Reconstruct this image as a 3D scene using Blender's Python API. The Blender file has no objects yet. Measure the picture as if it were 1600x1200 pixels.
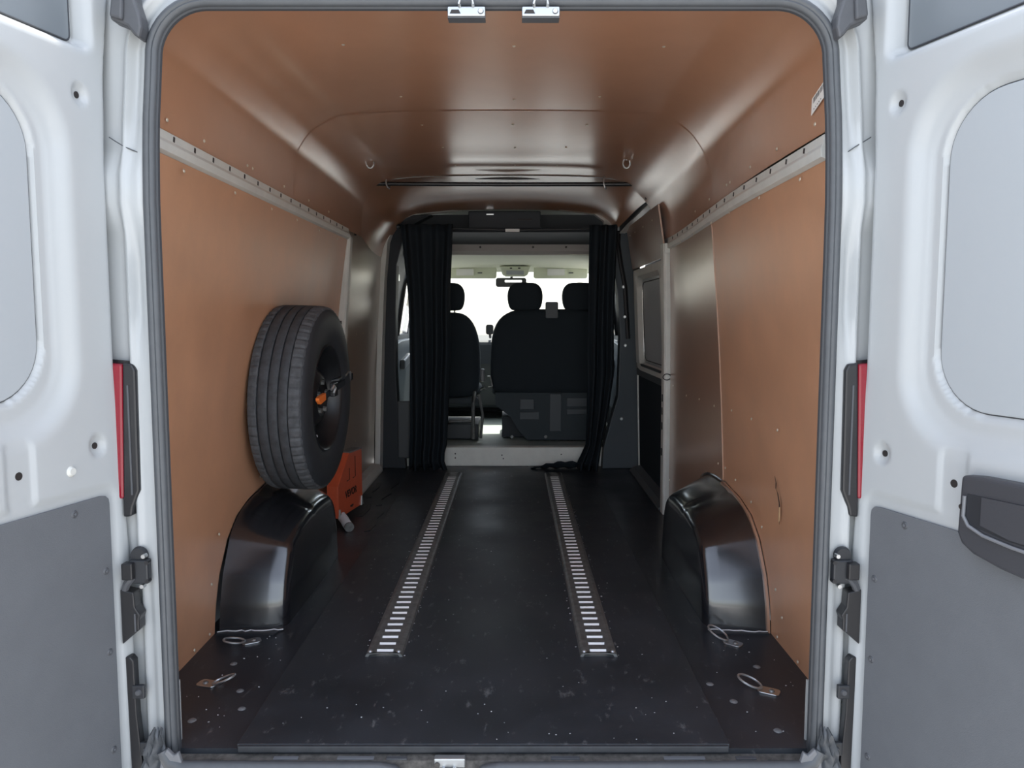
import bpy, bmesh, math, random
from mathutils import Vector, Matrix
R = math.radians
rnd = random.Random(7)
C = bpy.context.scene.collection
S = bpy.context.scene

# ------------------------------------------------------------------ camera, sky, sun, exposure
cam_d = bpy.data.cameras.new('camera'); cam = bpy.data.objects.new('camera', cam_d); C.objects.link(cam)
cam.location = (.055, 0, 1.05)
cam.rotation_euler = (R(90) - math.atan(105 / 1200), 0, 0)
cam_d.sensor_width = 36; cam_d.lens = 27.0; cam_d.shift_x = -3 / 1600
cam_d.clip_start = .01
S.camera = cam
world = bpy.data.worlds.new('sky'); S.world = world; world.use_nodes = True
wn = world.node_tree.nodes; wl = world.node_tree.links
bg = wn['Background']; sky = wn.new('ShaderNodeTexSky')
sky.sky_type = 'NISHITA'; sky.sun_disc = False
sky.sun_elevation = R(64); sky.sun_rotation = R(15); sky.air_density = 1.0; sky.dust_density = 2.0; sky.ozone_density = 1.0
hs = wn.new('ShaderNodeHueSaturation'); hs.inputs['Saturation'].default_value = .50
wl.new(sky.outputs[0], hs.inputs['Color']); wl.new(hs.outputs[0], bg.inputs[0]); bg.inputs[1].default_value = .30
sun_d = bpy.data.lights.new('sun', 'SUN'); sun = bpy.data.objects.new('sun', sun_d); C.objects.link(sun)
sun_d.energy = 4.2; sun_d.angle = R(2.0); sun_d.color = (1, .95, .86)
sun.rotation_euler = Vector((-.12, -.42, -.90)).to_track_quat('-Z', 'Y').to_euler()
S.view_settings.view_transform = 'Standard'; S.view_settings.look = 'None'
S.view_settings.gamma = 1; S.view_settings.use_curve_mapping = False
S.view_settings.exposure = 1.15

# ------------------------------------------------------------------ materials
M = {}
def mat(name, col, rough=.5, metal=0., spec=.5, coat=0., noise=0., nscale=8., bump=0., bscale=200., col2=None, rvar=0., crough=.12):
    m = bpy.data.materials.new(name); m.use_nodes = True
    nt = m.node_tree; b = nt.nodes['Principled BSDF']
    b.inputs['Base Color'].default_value = (*col, 1)
    b.inputs['Roughness'].default_value = rough; b.inputs['Metallic'].default_value = metal
    b.inputs['Specular IOR Level'].default_value = spec; b.inputs['Coat Weight'].default_value = coat
    b.inputs['Coat Roughness'].default_value = crough
    tc = nt.nodes.new('ShaderNodeTexCoord')
    if noise or col2 or rvar:
        n = nt.nodes.new('ShaderNodeTexNoise'); n.inputs['Scale'].default_value = nscale
        n.inputs['Detail'].default_value = 6; n.inputs['Roughness'].default_value = .6
        nt.links.new(tc.outputs['Object'], n.inputs['Vector'])
        if noise or col2:
            rp = nt.nodes.new('ShaderNodeValToRGB')
            c2 = col2 or tuple(min(1, c * (1 + noise)) for c in col); c1 = tuple(c * (1 - noise) for c in col)
            rp.color_ramp.elements[0].position = .3; rp.color_ramp.elements[1].position = .7
            rp.color_ramp.elements[0].color = (*c1, 1); rp.color_ramp.elements[1].color = (*c2, 1)
            nt.links.new(n.outputs[0], rp.inputs[0]); nt.links.new(rp.outputs[0], b.inputs['Base Color'])
        if rvar:
            mr = nt.nodes.new('ShaderNodeMapRange'); mr.inputs[1].default_value = .3; mr.inputs[2].default_value = .7
            mr.inputs[3].default_value = max(.02, rough - rvar); mr.inputs[4].default_value = min(1, rough + rvar)
            nt.links.new(n.outputs[0], mr.inputs[0]); nt.links.new(mr.outputs[0], b.inputs['Roughness'])
    if bump:
        n2 = nt.nodes.new('ShaderNodeTexNoise'); n2.inputs['Scale'].default_value = bscale; n2.inputs['Detail'].default_value = 3
        nt.links.new(tc.outputs['Object'], n2.inputs['Vector'])
        bp = nt.nodes.new('ShaderNodeBump'); bp.inputs['Strength'].default_value = bump; bp.inputs['Distance'].default_value = .001
        nt.links.new(n2.outputs[0], bp.inputs['Height']); nt.links.new(bp.outputs[0], b.inputs['Normal'])
    M[name] = m
    return m
mat('ply', (.54, .285, .165), .40, coat=.35, crough=.32, noise=.10, nscale=5, bump=.10, bscale=380, rvar=.05)
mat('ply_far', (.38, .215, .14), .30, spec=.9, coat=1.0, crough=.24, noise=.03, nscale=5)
mat('ply_ceiling', (.52, .27, .158), .30, spec=.8, coat=.9, crough=.22, noise=.06, nscale=4)
mat('ply_edge', (.50, .34, .19), .7, noise=.2, nscale=60)
mat('white_paint', (.425, .442, .445), .34, coat=.2)
mat('white_inner', (.60, .60, .56), .45, noise=.06, nscale=14)
mat('panel_paint', (.375, .40, .415), .45, coat=.1, bump=.03, bscale=90)
mat('upper_grey', (.17, .19, .205), .22, spec=.6)  # darker, glossier grey for the upper blank
mat('seal', (.078, .084, .091), .42, spec=.5, noise=.08, nscale=30)
mat('seal_dark', (.035, .038, .043), .5)
mat('door_card', (.118, .125, .135), .62, noise=.04, nscale=12, bump=.5, bscale=420)
mat('black_plastic', (.022, .024, .028), .42, bump=.15, bscale=300)
mat('dark_grey_plastic', (.075, .078, .085), .5, noise=.1, nscale=20)
mat('handle_plastic', (.045, .046, .052), .45, bump=.2, bscale=350)
mat('handle_bright', (.16, .165, .175), .4)
mat('gloss_black', (.012, .013, .016), .20, spec=1.0, coat=.6)
mat('rubber', (.030, .033, .038), .62, noise=.25, nscale=25, bump=.2, bscale=150)
mat('tread_rubber', (.042, .046, .052), .72, noise=.3, nscale=40, bump=.3, bscale=120)
mat('worn_rubber', (.068, .073, .080), .75, noise=.3, nscale=40, bump=.3, bscale=120)
mat('ply_sheen', (.42, .31, .225), .30, spec=.9, coat=1.0, crough=.3, noise=.05, nscale=5)  # greyer, lighter base colour stands in for the sheen on the film
mat('sidewall', (.026, .029, .034), .55, noise=.15, nscale=20)
mat('rim_black', (.012, .013, .015), .38, noise=.2, nscale=30)
mat('steel', (.62, .63, .63), .32, metal=1.)
mat('galv', (.25, .255, .25), .5, metal=.75, noise=.25, nscale=40)
mat('galv_sheen', (.95, .95, .93), .45, metal=.2)  # near-white galvanised steel, sky reflection put into the colour
mat('zinc', (.50, .52, .53), .32, metal=.8)
mat('screw_metal', (.78, .72, .60), .35, metal=.6)
mat('red_lens', (.22, .004, .016), .2, coat=.2)
mat('orange', (.62, .115, .05), .42, noise=.05, nscale=30)
mat('orange_strap', (.85, .19, .03), .5)
mat('black_ink', (.02, .016, .015), .6)
mat('cloth_black', (.018, .024, .030), .9, spec=.2, bump=.3, bscale=250)
mat('seat_cloth', (.024, .032, .039), .85, spec=.25, bump=.3, bscale=400)
mat('seat_light', (.05, .063, .072), .7, spec=.3)
mat('headliner', (.76, .76, .63), .85)
mat('visor', (.70, .73, .58), .75)
mat('header_beam', (.50, .46, .43), .6)
mat('cab_dark', (.024, .029, .035), .6)
mat('cab_grey', (.065, .072, .078), .55)
mat('cab_trim', (.065, .077, .088), .5)
mat('paper', (.82, .81, .78), .7)
mat('bounce_ground', (.48, .47, .45), .9, noise=.18, nscale=3, bump=.4, bscale=60)  # ground colour lightened so it bounces more light into the van
mat('dirt', (.085, .078, .070), .8, noise=.5, nscale=60)
mat('lamp_rubber', (.014, .014, .016), .35)
mat('mirror_glass', (.8, .8, .8), .05, metal=1.)
mat('chip', (.62, .63, .64), .4)
mat('plug_grey', (.16, .165, .17), .35)
mat('cab_vinyl_lit', (.45, .50, .46), .45, noise=.1, nscale=20)  # pale vinyl; its lightness also stands in for sunlight on the cab floor
mat('step_lit', (.80, .80, .74), .45, noise=.05, nscale=14)  # paler copy of the inner white; extra light on the step put into colour
def floor_mat(name, c1, c2, rough, wear):
    m = mat(name, c1, rough, noise=.3, nscale=2.2, col2=c2, rvar=.10, bump=.15, bscale=160)
    nt = m.node_tree; b = nt.nodes['Principled BSDF']; tc = [n for n in nt.nodes if n.type == 'TEX_COORD'][0]
    # dried spatters and scuffs
    v = nt.nodes.new('ShaderNodeTexNoise'); v.inputs['Scale'].default_value = 34; v.inputs['Detail'].default_value = 8; v.inputs['Roughness'].default_value = .7
    mp = nt.nodes.new('ShaderNodeMapping'); mp.inputs['Scale'].default_value = (1, .45, 1)
    nt.links.new(tc.outputs['Object'], mp.inputs[0]); nt.links.new(mp.outputs[0], v.inputs['Vector'])
    rp = nt.nodes.new('ShaderNodeValToRGB'); rp.color_ramp.elements[0].position = .59; rp.color_ramp.elements[1].position = .72
    nt.links.new(v.outputs[0], rp.inputs[0])
    src = b.inputs['Base Color'].links[0].from_socket
    mx = nt.nodes.new('ShaderNodeMix'); mx.data_type = 'RGBA'
    mul = nt.nodes.new('ShaderNodeMath'); mul.operation = 'MULTIPLY'; mul.inputs[1].default_value = wear
    nt.links.new(rp.outputs[0], mul.inputs[0]); nt.links.new(mul.outputs[0], mx.inputs['Factor'])
    nt.links.new(src, mx.inputs['A']); mx.inputs['B'].default_value = (.22, .22, .22, 1)
    nt.links.new(mx.outputs['Result'], b.inputs['Base Color'])
    return m
floor_mat('floor_rubber', (.019, .022, .028), (.032, .037, .045), .40, .35)
floor_mat('floor_board', (.021, .025, .031), (.035, .040, .048), .46, .55)
g = bpy.data.materials.new('glass'); g.use_nodes = True; nt = g.node_tree; nt.nodes.clear()
o_ = nt.nodes.new('ShaderNodeOutputMaterial'); t_ = nt.nodes.new('ShaderNodeBsdfTransparent'); gl = nt.nodes.new('ShaderNodeBsdfGlossy')
t_.inputs[0].default_value = (.92, .96, .94, 1); gl.inputs['Roughness'].default_value = .02
fr = nt.nodes.new('ShaderNodeLayerWeight'); fr.inputs[0].default_value = .5; mx = nt.nodes.new('ShaderNodeMixShader')
pw = nt.nodes.new('ShaderNodeMath'); pw.operation = 'POWER'; pw.inputs[1].default_value = 5
ma = nt.nodes.new('ShaderNodeMath'); ma.operation = 'MULTIPLY_ADD'; ma.inputs[1].default_value = .85; ma.inputs[2].default_value = .04
nt.links.new(fr.outputs['Facing'], pw.inputs[0]); nt.links.new(pw.outputs[0], ma.inputs[0])
nt.links.new(ma.outputs[0], mx.inputs[0]); nt.links.new(t_.outputs[0], mx.inputs[1]); nt.links.new(gl.outputs[0], mx.inputs[2]); nt.links.new(mx.outputs[0], o_.inputs[0])
M['glass'] = g

# ------------------------------------------------------------------ mesh helpers
class MB:
    def __init__(s): s.v = []; s.f = []
    def add(s, vs, fs):
        n = len(s.v); s.v += [tuple(p) for p in vs]; s.f += [tuple(i + n for i in f) for f in fs]; return s
    def box(s, c, d, m=None):
        x, y, z = (k / 2 for k in d)
        vs = [Vector((a * x, b * y, e * z)) for a in (-1, 1) for b in (-1, 1) for e in (-1, 1)]
        if m: vs = [m @ p for p in vs]
        vs = [Vector(c) + p for p in vs]
        return s.add(vs, [(0, 1, 3, 2), (4, 6, 7, 5), (0, 4, 5, 1), (2, 3, 7, 6), (0, 2, 6, 4), (1, 5, 7, 3)])
    def prism(s, pts, fn, a, b):
        """pts 2-D outline, fn(u, v, w) -> xyz, extruded from w = a to w = b"""
        n = len(pts); vs = [fn(p[0], p[1], a) for p in pts] + [fn(p[0], p[1], b) for p in pts]
        return s.add(vs, [tuple(range(n - 1, -1, -1)), tuple(range(n, 2 * n))] + [(i, (i + 1) % n, n + (i + 1) % n, n + i) for i in range(n)])
    def loft(s, secs, closed=True, caps=True):
        n = len(secs[0]); vs = [p for q in secs for p in q]; fs = []
        for k in range(len(secs) - 1):
            for i in range(n if closed else n - 1):
                j = (i + 1) % n; fs.append((k * n + i, k * n + j, (k + 1) * n + j, (k + 1) * n + i))
        if caps and closed: fs += [tuple(range(n - 1, -1, -1)), tuple((len(secs) - 1) * n + i for i in range(n))]
        return s.add(vs, fs)
    def tube(s, path, r, seg=10, closed=False):
        P = [Vector(p) for p in path]; n = len(P); secs = []; up = None
        for i in range(n):
            a = P[(i - 1) % n] if (closed or i) else P[0]; b = P[(i + 1) % n] if (closed or i < n - 1) else P[-1]
            t = (b - a).normalized()
            if up is None: up = t.orthogonal().normalized()
            up = (up - t * up.dot(t)).normalized(); w = t.cross(up)
            rr = r[i] if isinstance(r, (list, tuple)) else r
            secs.append([P[i] + (up * math.cos(2 * math.pi * k / seg) + w * math.sin(2 * math.pi * k / seg)) * rr for k in range(seg)])
        if closed:
            m = len(secs); vs = [p for q in secs for p in q]
            return s.add(vs, [(k * seg + i, k * seg + (i + 1) % seg, ((k + 1) % m) * seg + (i + 1) % seg, ((k + 1) % m) * seg + i) for k in range(m) for i in range(seg)])
        return s.loft(secs)
    def disc(s, c, n, r, h, seg=14, r2=None):
        c = Vector(c); n = Vector(n).normalized(); u = n.orthogonal().normalized(); w = n.cross(u); r2 = r if r2 is None else r2
        ring = lambda rr, hh: [c + n * hh + (u * math.cos(2 * math.pi * k / seg) + w * math.sin(2 * math.pi * k / seg)) * rr for k in range(seg)]
        return s.loft([ring(r, 0), ring(r2, h)])
    def lathe(s, prof, fn, seg=48, closed=True):
        """prof: (radius, axial); fn(r, ang, a) -> xyz"""
        m = len(prof); vs = [fn(p[0], 2 * math.pi * k / seg, p[1]) for k in range(seg) for p in prof]; fs = []
        for k in range(seg):
            for i in range(m if closed else m - 1):
                j = (i + 1) % m; fs.append((k * m + i, k * m + j, ((k + 1) % seg) * m + j, ((k + 1) % seg) * m + i))
        return s.add(vs, fs)
    def grid(s, rows):
        m = len(rows[0]); return s.add([p for q in rows for p in q], [(k * m + i, k * m + i + 1, (k + 1) * m + i + 1, (k + 1) * m + i) for k in range(len(rows) - 1) for i in range(m - 1)])
    def build(s, name, material, parent=None, smooth=40, bevel=0, solid=0, offset=0, sub=0, seg=2):
        me = bpy.data.meshes.new(name); me.from_pydata(s.v, [], s.f); me.update()
        bm = bmesh.new(); bm.from_mesh(me)
        if not solid: bmesh.ops.recalc_face_normals(bm, faces=bm.faces)
        bm.to_mesh(me); bm.free()
        me.materials.append(M[material] if isinstance(material, str) else material)
        if smooth:
            me.shade_smooth()
            if smooth < 180: me.set_sharp_from_angle(angle=R(smooth))
        o = bpy.data.objects.new(name, me); C.objects.link(o)
        if solid: md = o.modifiers.new('solid', 'SOLIDIFY'); md.thickness = solid; md.offset = offset
        if solid and smooth and smooth < 180: md = o.modifiers.new('split', 'EDGE_SPLIT'); md.split_angle = R(smooth); md.use_edge_sharp = True
        if bevel: md = o.modifiers.new('bevel', 'BEVEL'); md.width = bevel; md.segments = seg; md.limit_method = 'ANGLE'; md.angle_limit = R(35); md.harden_normals = False
        if sub: md = o.modifiers.new('sub', 'SUBSURF'); md.levels = md.render_levels = sub
        if parent is not None: link(o, parent)
        return o
def link(o, parent):
    o.parent = parent
    o.matrix_parent_inverse = Matrix.Translation(-Vector(parent.location)) if not any(parent.rotation_euler) else parent.matrix_basis.inverted()
    return o
def thing(name, label, cat, loc=(0, 0, 0), group=None):
    o = bpy.data.objects.new(name, None); C.objects.link(o); o.location = loc; o.empty_display_size = .05
    o['label'] = label; o['category'] = cat
    if group: o['group'] = group
    return o
def tag(o, label, cat, group=None):
    o['label'] = label; o['category'] = cat
    if group: o['group'] = group
    return o
def struct(o): o['kind'] = 'structure'; return o
def sempty(name, loc=(0, 0, 0)):
    o = bpy.data.objects.new(name, None); C.objects.link(o); o.location = loc; return struct(o)
def lerp(t, pts):
    if t <= pts[0][0]: return pts[0][1]
    for (a, b), (c, d) in zip(pts, pts[1:]):
        if t <= c: return b + (d - b) * (t - a) / (c - a)
    return pts[-1][1]
def sm(a, b, x):
    t = max(0., min(1., (x - a) / (b - a))); return t * t * (3 - 2 * t)
def sdbox(x, y, cx, cy, hx, hy, r):
    qx = abs(x - cx) - hx + r; qy = abs(y - cy) - hy + r
    return math.hypot(max(qx, 0), max(qy, 0)) + min(max(qx, qy), 0) - r
def rrect(cx, cy, hx, hy, r, n=8):
    return [(cx + sx * (hx - r) + r * math.cos(a0 + k * math.pi / 2 / n), cy + sy * (hy - r) + r * math.sin(a0 + k * math.pi / 2 / n))
            for sx, sy, a0 in ((1, 1, 0), (-1, 1, math.pi / 2), (-1, -1, math.pi), (1, -1, 3 * math.pi / 2)) for k in range(n + 1)]
def mesh_copy(o, parent, M4):
    c = o.copy(); C.objects.link(c); c.parent = parent
    c.matrix_parent_inverse = Matrix.Identity(4); c.matrix_basis = M4; return c

# ------------------------------------------------------------------ ground and floor
gb = MB().grid([[(x, y, -.60) for x in (-60, -20, -5, 0, 5, 20, 60)] for y in (-60, -20, -5, 0, 5, 20, 60)])
struct(gb.build('ground', 'bounce_ground', smooth=0))
WL = [(z * .05, -(.945 - .130 * (z * .05 / 1.45) ** 1.7)) for z in range(31)]
WR = [(z * .05, .915 - .115 * (z * .05 / 1.45) ** 1.7) for z in range(31)]
fl = MB().box((-.015, 3.64, -.03), (1.93, 3.68, .05)).build('floor', 'floor_rubber', smooth=0); struct(fl)
cf = MB().box((0, 6.60, .06), (1.8, 2.3, .06)).build('cab_floor', 'cab_vinyl_lit', fl, smooth=0)
FZ = -.005   # top of the rubber floor
# pale plugs in the floor sheet
plug0 = None
plugs = [(-.80, 2.26), (-.72, 2.09), (-.79, 1.93), (-.68, 1.99), (-.60, 2.50), (.79, 2.24), (.62, 2.13), (.66, 2.03), (.58, 1.94), (.73, 1.88), (.56, 2.30), (.45, 2.25), (.30, 2.30), (-.55, 2.60), (.52, 2.62)]
pm = MB().disc((0, 0, 0), (0, 0, 1), .010, .003, 12, .007)
plug0 = pm.build('floor_plug', 'plug_grey', smooth=60)
for i, (x, y) in enumerate(plugs):
    o = plug0 if i == 0 else plug0.copy()
    if i: C.objects.link(o)
    o.parent = fl; o.location = (x, y, FZ); o.scale = (1.1, 1.0 + .4 * rnd.random(), 1)

# loose board down the middle of the floor
BT = .006
b = MB().box((-.02, 3.55, BT - .0055), (1.21, 3.50, .011)).build('floor_board', 'floor_board', smooth=0, bevel=.002)
tag(b, 'black scuffed sheet laid down the middle of the van floor', 'floor sheet')
ed = MB().box((-.02, 1.795, BT - .009), (1.20, .010, .016)).build('edge_strip', 'rubber', b, smooth=0, bevel=.002)

# ------------------------------------------------------------------ wheel arch covers
def arch(side, label):
    P0 = [(2.50, 0), (2.515, .09), (2.545, .18), (2.615, .285), (2.70, .345), (2.82, .378), (3.0, .392), (3.12, .392), (3.25, .385), (3.35, .355), (3.42, .28), (3.46, .15), (3.47, 0)]
    P1 = [(2.54, 0), (2.55, .08), (2.57, .15), (2.615, .248), (2.70, .285), (2.82, .305), (2.95, .312), (3.05, .312), (3.15, .305), (3.23, .285), (3.29, .23), (3.325, .11), (3.335, 0)]
    XW = -.935 if side < 0 else .903; XI = -.722 if side < 0 else .708
    def dense(P):
        out = []
        for i in range(len(P) - 1):
            n = 5
            for k in range(n):
                t = k / n; p0 = P[max(i - 1, 0)]; p1 = P[i]; p2 = P[i + 1]; p3 = P[min(i + 2, len(P) - 1)]
                cr = lambda a: .5 * (2 * p1[a] + (p2[a] - p0[a]) * t + (2 * p0[a] - 5 * p1[a] + 4 * p2[a] - p3[a]) * t * t + (3 * p1[a] - p0[a] - 3 * p2[a] + p3[a]) * t ** 3)
                out.append((cr(0), cr(1)) if i not in (0, 1, 2) else (p1[0] + (p2[0] - p1[0]) * t, p1[1] + (p2[1] - p1[1]) * t))
        return out + [P[-1]]
    D0, D1 = dense(P0), dense(P1); cy, cz = 3.08, .1
    secs = []
    for t, sh in ((0, 0), (.1, 0), (.3, 0), (.5, 0), (.7, 0), (.86, 0), (.93, .003), (.975, .010), (1.0, .024), (1.01, .040)):
        x = XW + (XI - XW) * t; sec = []
        for (a, b_), (c, d) in zip(D0, D1):
            y = a + (c - a) * t; z = b_ + (d - b_) * t
            groove = .006 * math.exp(-((y - 2.93) / .012) ** 2) if z > .2 else 0   # pressed line across the top
            L = math.hypot(y - cy, z - cz) or 1
            z2 = max(z - groove - sh * max(0, (z - cz)) / L, 0)
            sec.append((x, y - sh * (y - cy) / L, z2 if z > 0 else 0))
        secs.append([(p[0], p[1], p[2] + FZ + .001) for p in sec])
    m = MB(); m.loft(secs, closed=False)
    last = secs[-1]; n = len(last); vs = list(last); c0 = [(p[0] + .004 * (1 if side < 0 else -1), cy + (p[1] - cy) * .55, .02 + (p[2] - .02) * .55) for p in last]
    c1 = [(c0[0][0] + .002 * (1 if side < 0 else -1), cy, FZ)] * 1
    m.add(vs + c0, [(i, i + 1, n + i + 1, n + i) for i in range(n - 1)]); m.add(c0 + c1, [(i, i + 1, n) for i in range(n - 1)])
    b_ = len(m.v); m.add([last[0], c0[0], c1[0], c0[-1], last[-1]], [(0, 1, 2), (4, 2, 3)])
    t = thing('wheel_arch_cover', label, 'wheel arch', (XW, 3.08, 0), 'wheel arch covers')
    m.build('shell', 'gloss_black', t, smooth=32, solid=.003, offset=-1 if side > 0 else 1)
    f = MB().prism([(2.47, XW), (2.47, XI + .02 * -side * -1), (2.53, XI), (2.56, XW)], lambda u, v, w: (v, u, w), FZ, FZ + .006).build('flange', 'black_plastic', t, smooth=0)
    # torn bead of sealant along the foot of the rear face
    pts = [(XW + (XI - XW) * k / 14, 2.478 + .012 * rnd.random() + .02 * k / 14, FZ + .007) for k in range(15)]
    MB().tube(pts, .0022, 6).build('sealant_bead', 'chip', t)
    return t
arch(-1, 'glossy black wheel arch cover under the spare wheel')
arch(1, 'glossy black wheel arch cover beside the right wall with nothing on top')

# ------------------------------------------------------------------ side walls (film-faced board) with the arch cut out
ARR = [(0, 2.485), (.09, 2.50), (.18, 2.53), (.285, 2.60), (.345, 2.685), (.378, 2.81), (.397, 3.0), (.40, 3.1)]
ARF = [(0, 3.485), (.15, 3.475), (.28, 3.435), (.355, 3.365), (.385, 3.27), (.397, 3.16), (.40, 3.1)]
WR2 = [(0, .882), (.4, .882), (.7, .880), (1.1, .874), (1.45, .864), (1.75, .86)]
def wrx(z, y):
    t = sm(2.4, 4.0, y); return lerp(z, WR) * (1 - t) + lerp(z, WR2) * t
def wall_panel(name, W, y0, y1, z0, z1, mt, parent, side, dx=0):
    zs = sorted(set([z0, z1] + [z for z in (.0, .05, .09, .14, .18, .23, .285, .32, .345, .365, .378, .39, .397, .40, .5, .7, .9, 1.1, 1.28, 1.45) if z0 < z < z1]))
    m = MB()
    wx = (lambda z, y: lerp(z, W)) if W is WL else wrx
    def strip(ya, yb):   # functions of z
        rows = []
        for z in zs:
            a, b_ = ya(z), yb(z)
            if a is None: continue
            rows.append([(wx(z, a + (b_ - a) * k / 8) + dx, a + (b_ - a) * k / 8, z) for k in range(9)])
        if len(rows) > 1: m.grid(rows)
    if y0 < 3.1 < y1 and z0 < .4:
        strip(lambda z: y0 if z <= .40 else None, lambda z: min(lerp(z, ARR), y1))
        strip(lambda z: max(lerp(z, ARF), y0) if z <= .40 else None, lambda z: y1)
        top = [z for z in zs if z >= .40]
        m.grid([[(wx(z, y0 + (y1 - y0) * k / 24) + dx, y0 + (y1 - y0) * k / 24, z) for k in range(25)] for z in top])
    elif z0 < .4 and y1 <= 3.1:
        strip(lambda z: y0, lambda z: min(y1, lerp(z, ARR)) if z < .40 else y1)
    elif z0 < .4:
        strip(lambda z: max(y0, lerp(z, ARF)) if z < .40 and y0 < 3.7 else y0, lambda z: y1)
    else: strip(lambda z: y0, lambda z: y1)
    bm_o = m.build(name, mt, parent, smooth=60, solid=.009, offset=1 if side > 0 else -1)
    return bm_o
screw0 = MB().disc((0, 0, 0), (0, 0, 1), .0055, .0025, 10, .0035).build('screw', 'screw_metal', smooth=60)
first = [True]
def screw(p, n, parent, s=1.):
    o = screw0 if first[0] else screw0.copy()
    if not first[0]: C.objects.link(o)
    first[0] = False
    o.parent = parent
    o.matrix_parent_inverse = Matrix.Identity(4)
    o.matrix_basis = Matrix.Translation(Vector(p) - Vector(parent.location)) @ Vector(n).to_track_quat('Z', 'Y').to_matrix().to_4x4() @ Matrix.Scale(s, 4)
    return o
wl_ = sempty('wall_left'); wr_ = sempty('wall_right')
wall_panel('panel', WL, 1.88, 4.06, FZ, 1.452, 'ply', wl_, -1)
wall_panel('panel', WR, 1.88, 3.05, FZ, 1.425, 'ply', wr_, 1)
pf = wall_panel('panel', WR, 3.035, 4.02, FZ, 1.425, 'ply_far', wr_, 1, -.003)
# the outer skin of the van
sk = [(-1.0, -.28), (-1.01, .3), (-1.0, .9), (-.97, 1.4), (-.93, 1.75), (-.85, 1.93), (-.6, 2.03), (0, 2.06), (.6, 2.03), (.85, 1.93), (.93, 1.75), (.97, 1.4), (1.0, .9), (1.01, .3), (1.0, -.28)]
MB().grid([[(x, y, z) for x, z in sk[:5]] for y in (1.86, 5.40)]).build('outer_panel', 'white_paint', wl_, solid=.004)
MB().grid([[(x, y, z) for x, z in sk[10:]] for y in (1.86, 5.40)]).build('outer_panel', 'white_paint', wr_, solid=.004)
NL = Vector((1, 0, .12)); NR = Vector((-1, 0, .12))
for y, z in [(2.05, 1.43), (2.42, 1.432), (2.78, 1.433), (3.1, 1.434), (3.45, 1.432), (3.8, 1.43), (3.98, 1.2), (3.98, .7), (2.50, .33), (2.44, .18), (2.42, .02), (2.30, .02), (2.18, .02), (2.9, .44), (3.35, .43)]:
    screw((lerp(z, WL) + .0095, y, z), NL, wl_)
for y, z in [(2.03, 1.405), (2.36, 1.408), (2.70, 1.41), (3.0, 1.41), (3.35, 1.408), (3.7, 1.405), (2.36, .70), (2.62, .70), (2.86, .70), (3.10, .69), (3.35, .69), (3.6, .68), (3.9, .7), (2.36, .10), (2.42, .17), (2.55, .34), (2.66, .40), (2.84, .44), (2.97, .46), (3.06, .46), (3.96, .2), (2.4, .02), (2.22, .02)]:
    screw((wrx(z, y) - .0095 - (.003 if y > 3.04 else 0), y, z), NR, wr_)
# split in the right board
cr = [(2.405, .520), (2.392, .500), (2.398, .480), (2.380, .470), (2.366, .438), (2.372, .405), (2.376, .372), (2.379, .403), (2.374, .440), (2.388, .474), (2.402, .482), (2.398, .502)]
MB().prism(cr, lambda u, v, w: (wrx(v + .025, u) - w, u, v + .025), .0092, .0100).build('crack', 'black_ink', wr_, smooth=0)
MB().prism([(2.366, .455), (2.371, .44), (2.377, .405), (2.374, .408), (2.368, .435)], lambda u, v, w: (wrx(v, u) - w, u, v), .0092, .0125).build('splinter', 'ply_edge', wr_, smooth=0)
# torn end of the board at the foot of the left wall
# ------------------------------------------------------------------ ceiling
ce = sempty('ceiling')
CS = [(-.818, 1.50), (-.816, 1.58), (-.808, 1.655), (-.79, 1.715), (-.735, 1.783), (-.64, 1.833), (-.55, 1.846), (-.36, 1.854), (0, 1.857)]
CS = CS + [(-x, z) for x, z in CS[-2::-1]]
CA = [(-.843, 1.45), (-.834, 1.53), (-.818, 1.61), (-.793, 1.69), (-.735, 1.765), (-.64, 1.808), (-.5, 1.825), (-.3, 1.832), (0, 1.835)]
CB = [(-.835, 1.45), (-.815, 1.52), (-.785, 1.575), (-.742, 1.64), (-.69, 1.705), (-.61, 1.745), (-.5, 1.763), (-.3, 1.776), (0, 1.781)]
def dsec(P, n=4):
    out = []
    for i in range(len(P) - 1):
        p0 = P[max(i - 1, 0)]; p1 = P[i]; p2 = P[i + 1]; p3 = P[min(i + 2, len(P) - 1)]
        for k in range(n):
            t = k / n
            out.append(tuple(.5 * (2 * p1[a] + (p2[a] - p0[a]) * t + (2 * p0[a] - 5 * p1[a] + 4 * p2[a] - p3[a]) * t * t + (3 * p1[a] - p0[a] - 3 * p2[a] + p3[a]) * t ** 3) for a in (0, 1)))
    return out + [P[-1]]
CSd = dsec(CS)
def skirt(x, y, z):      # the right edge follows the steel rail
    if x < .7: return (x, y, z)
    t = sm(2.4, 4.0, y); k = sm(1.76, 1.54, z)
    return (x + .056 * t * k, y, z - .036 * sm(2.0, 4.0, y) * sm(1.60, 1.50, z))
MB().grid([[skirt(x * 1.001, y, z + .002) for x, z in CSd] for y in [1.86 + 1.26 * k / 8 for k in range(9)]]).build('panel', 'ply_ceiling', ce, smooth=60)
rows = []
for k in range(17):
    y = 3.10 + 1.29 * k / 16
    bulge = .006 * math.exp(-((y - 3.95) / .15) ** 2)
    rows.append([skirt(x * (1 - .012 * (y - 3.1)), y, z + (-bulge * math.exp(-(x / .45) ** 2)) - .018 * ((y - 3.1) / 1.3) * sm(1.62, 1.78, z)) for x, z in CSd])
MB().grid(rows).build('panel', 'ply_ceiling', ce, smooth=60)
CAd = dsec(CA + [(-x, z) for x, z in CA[-2:2:-1]]); CBd = dsec(CB + [(-x, z) for x, z in CB[-2:2:-1]])
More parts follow.
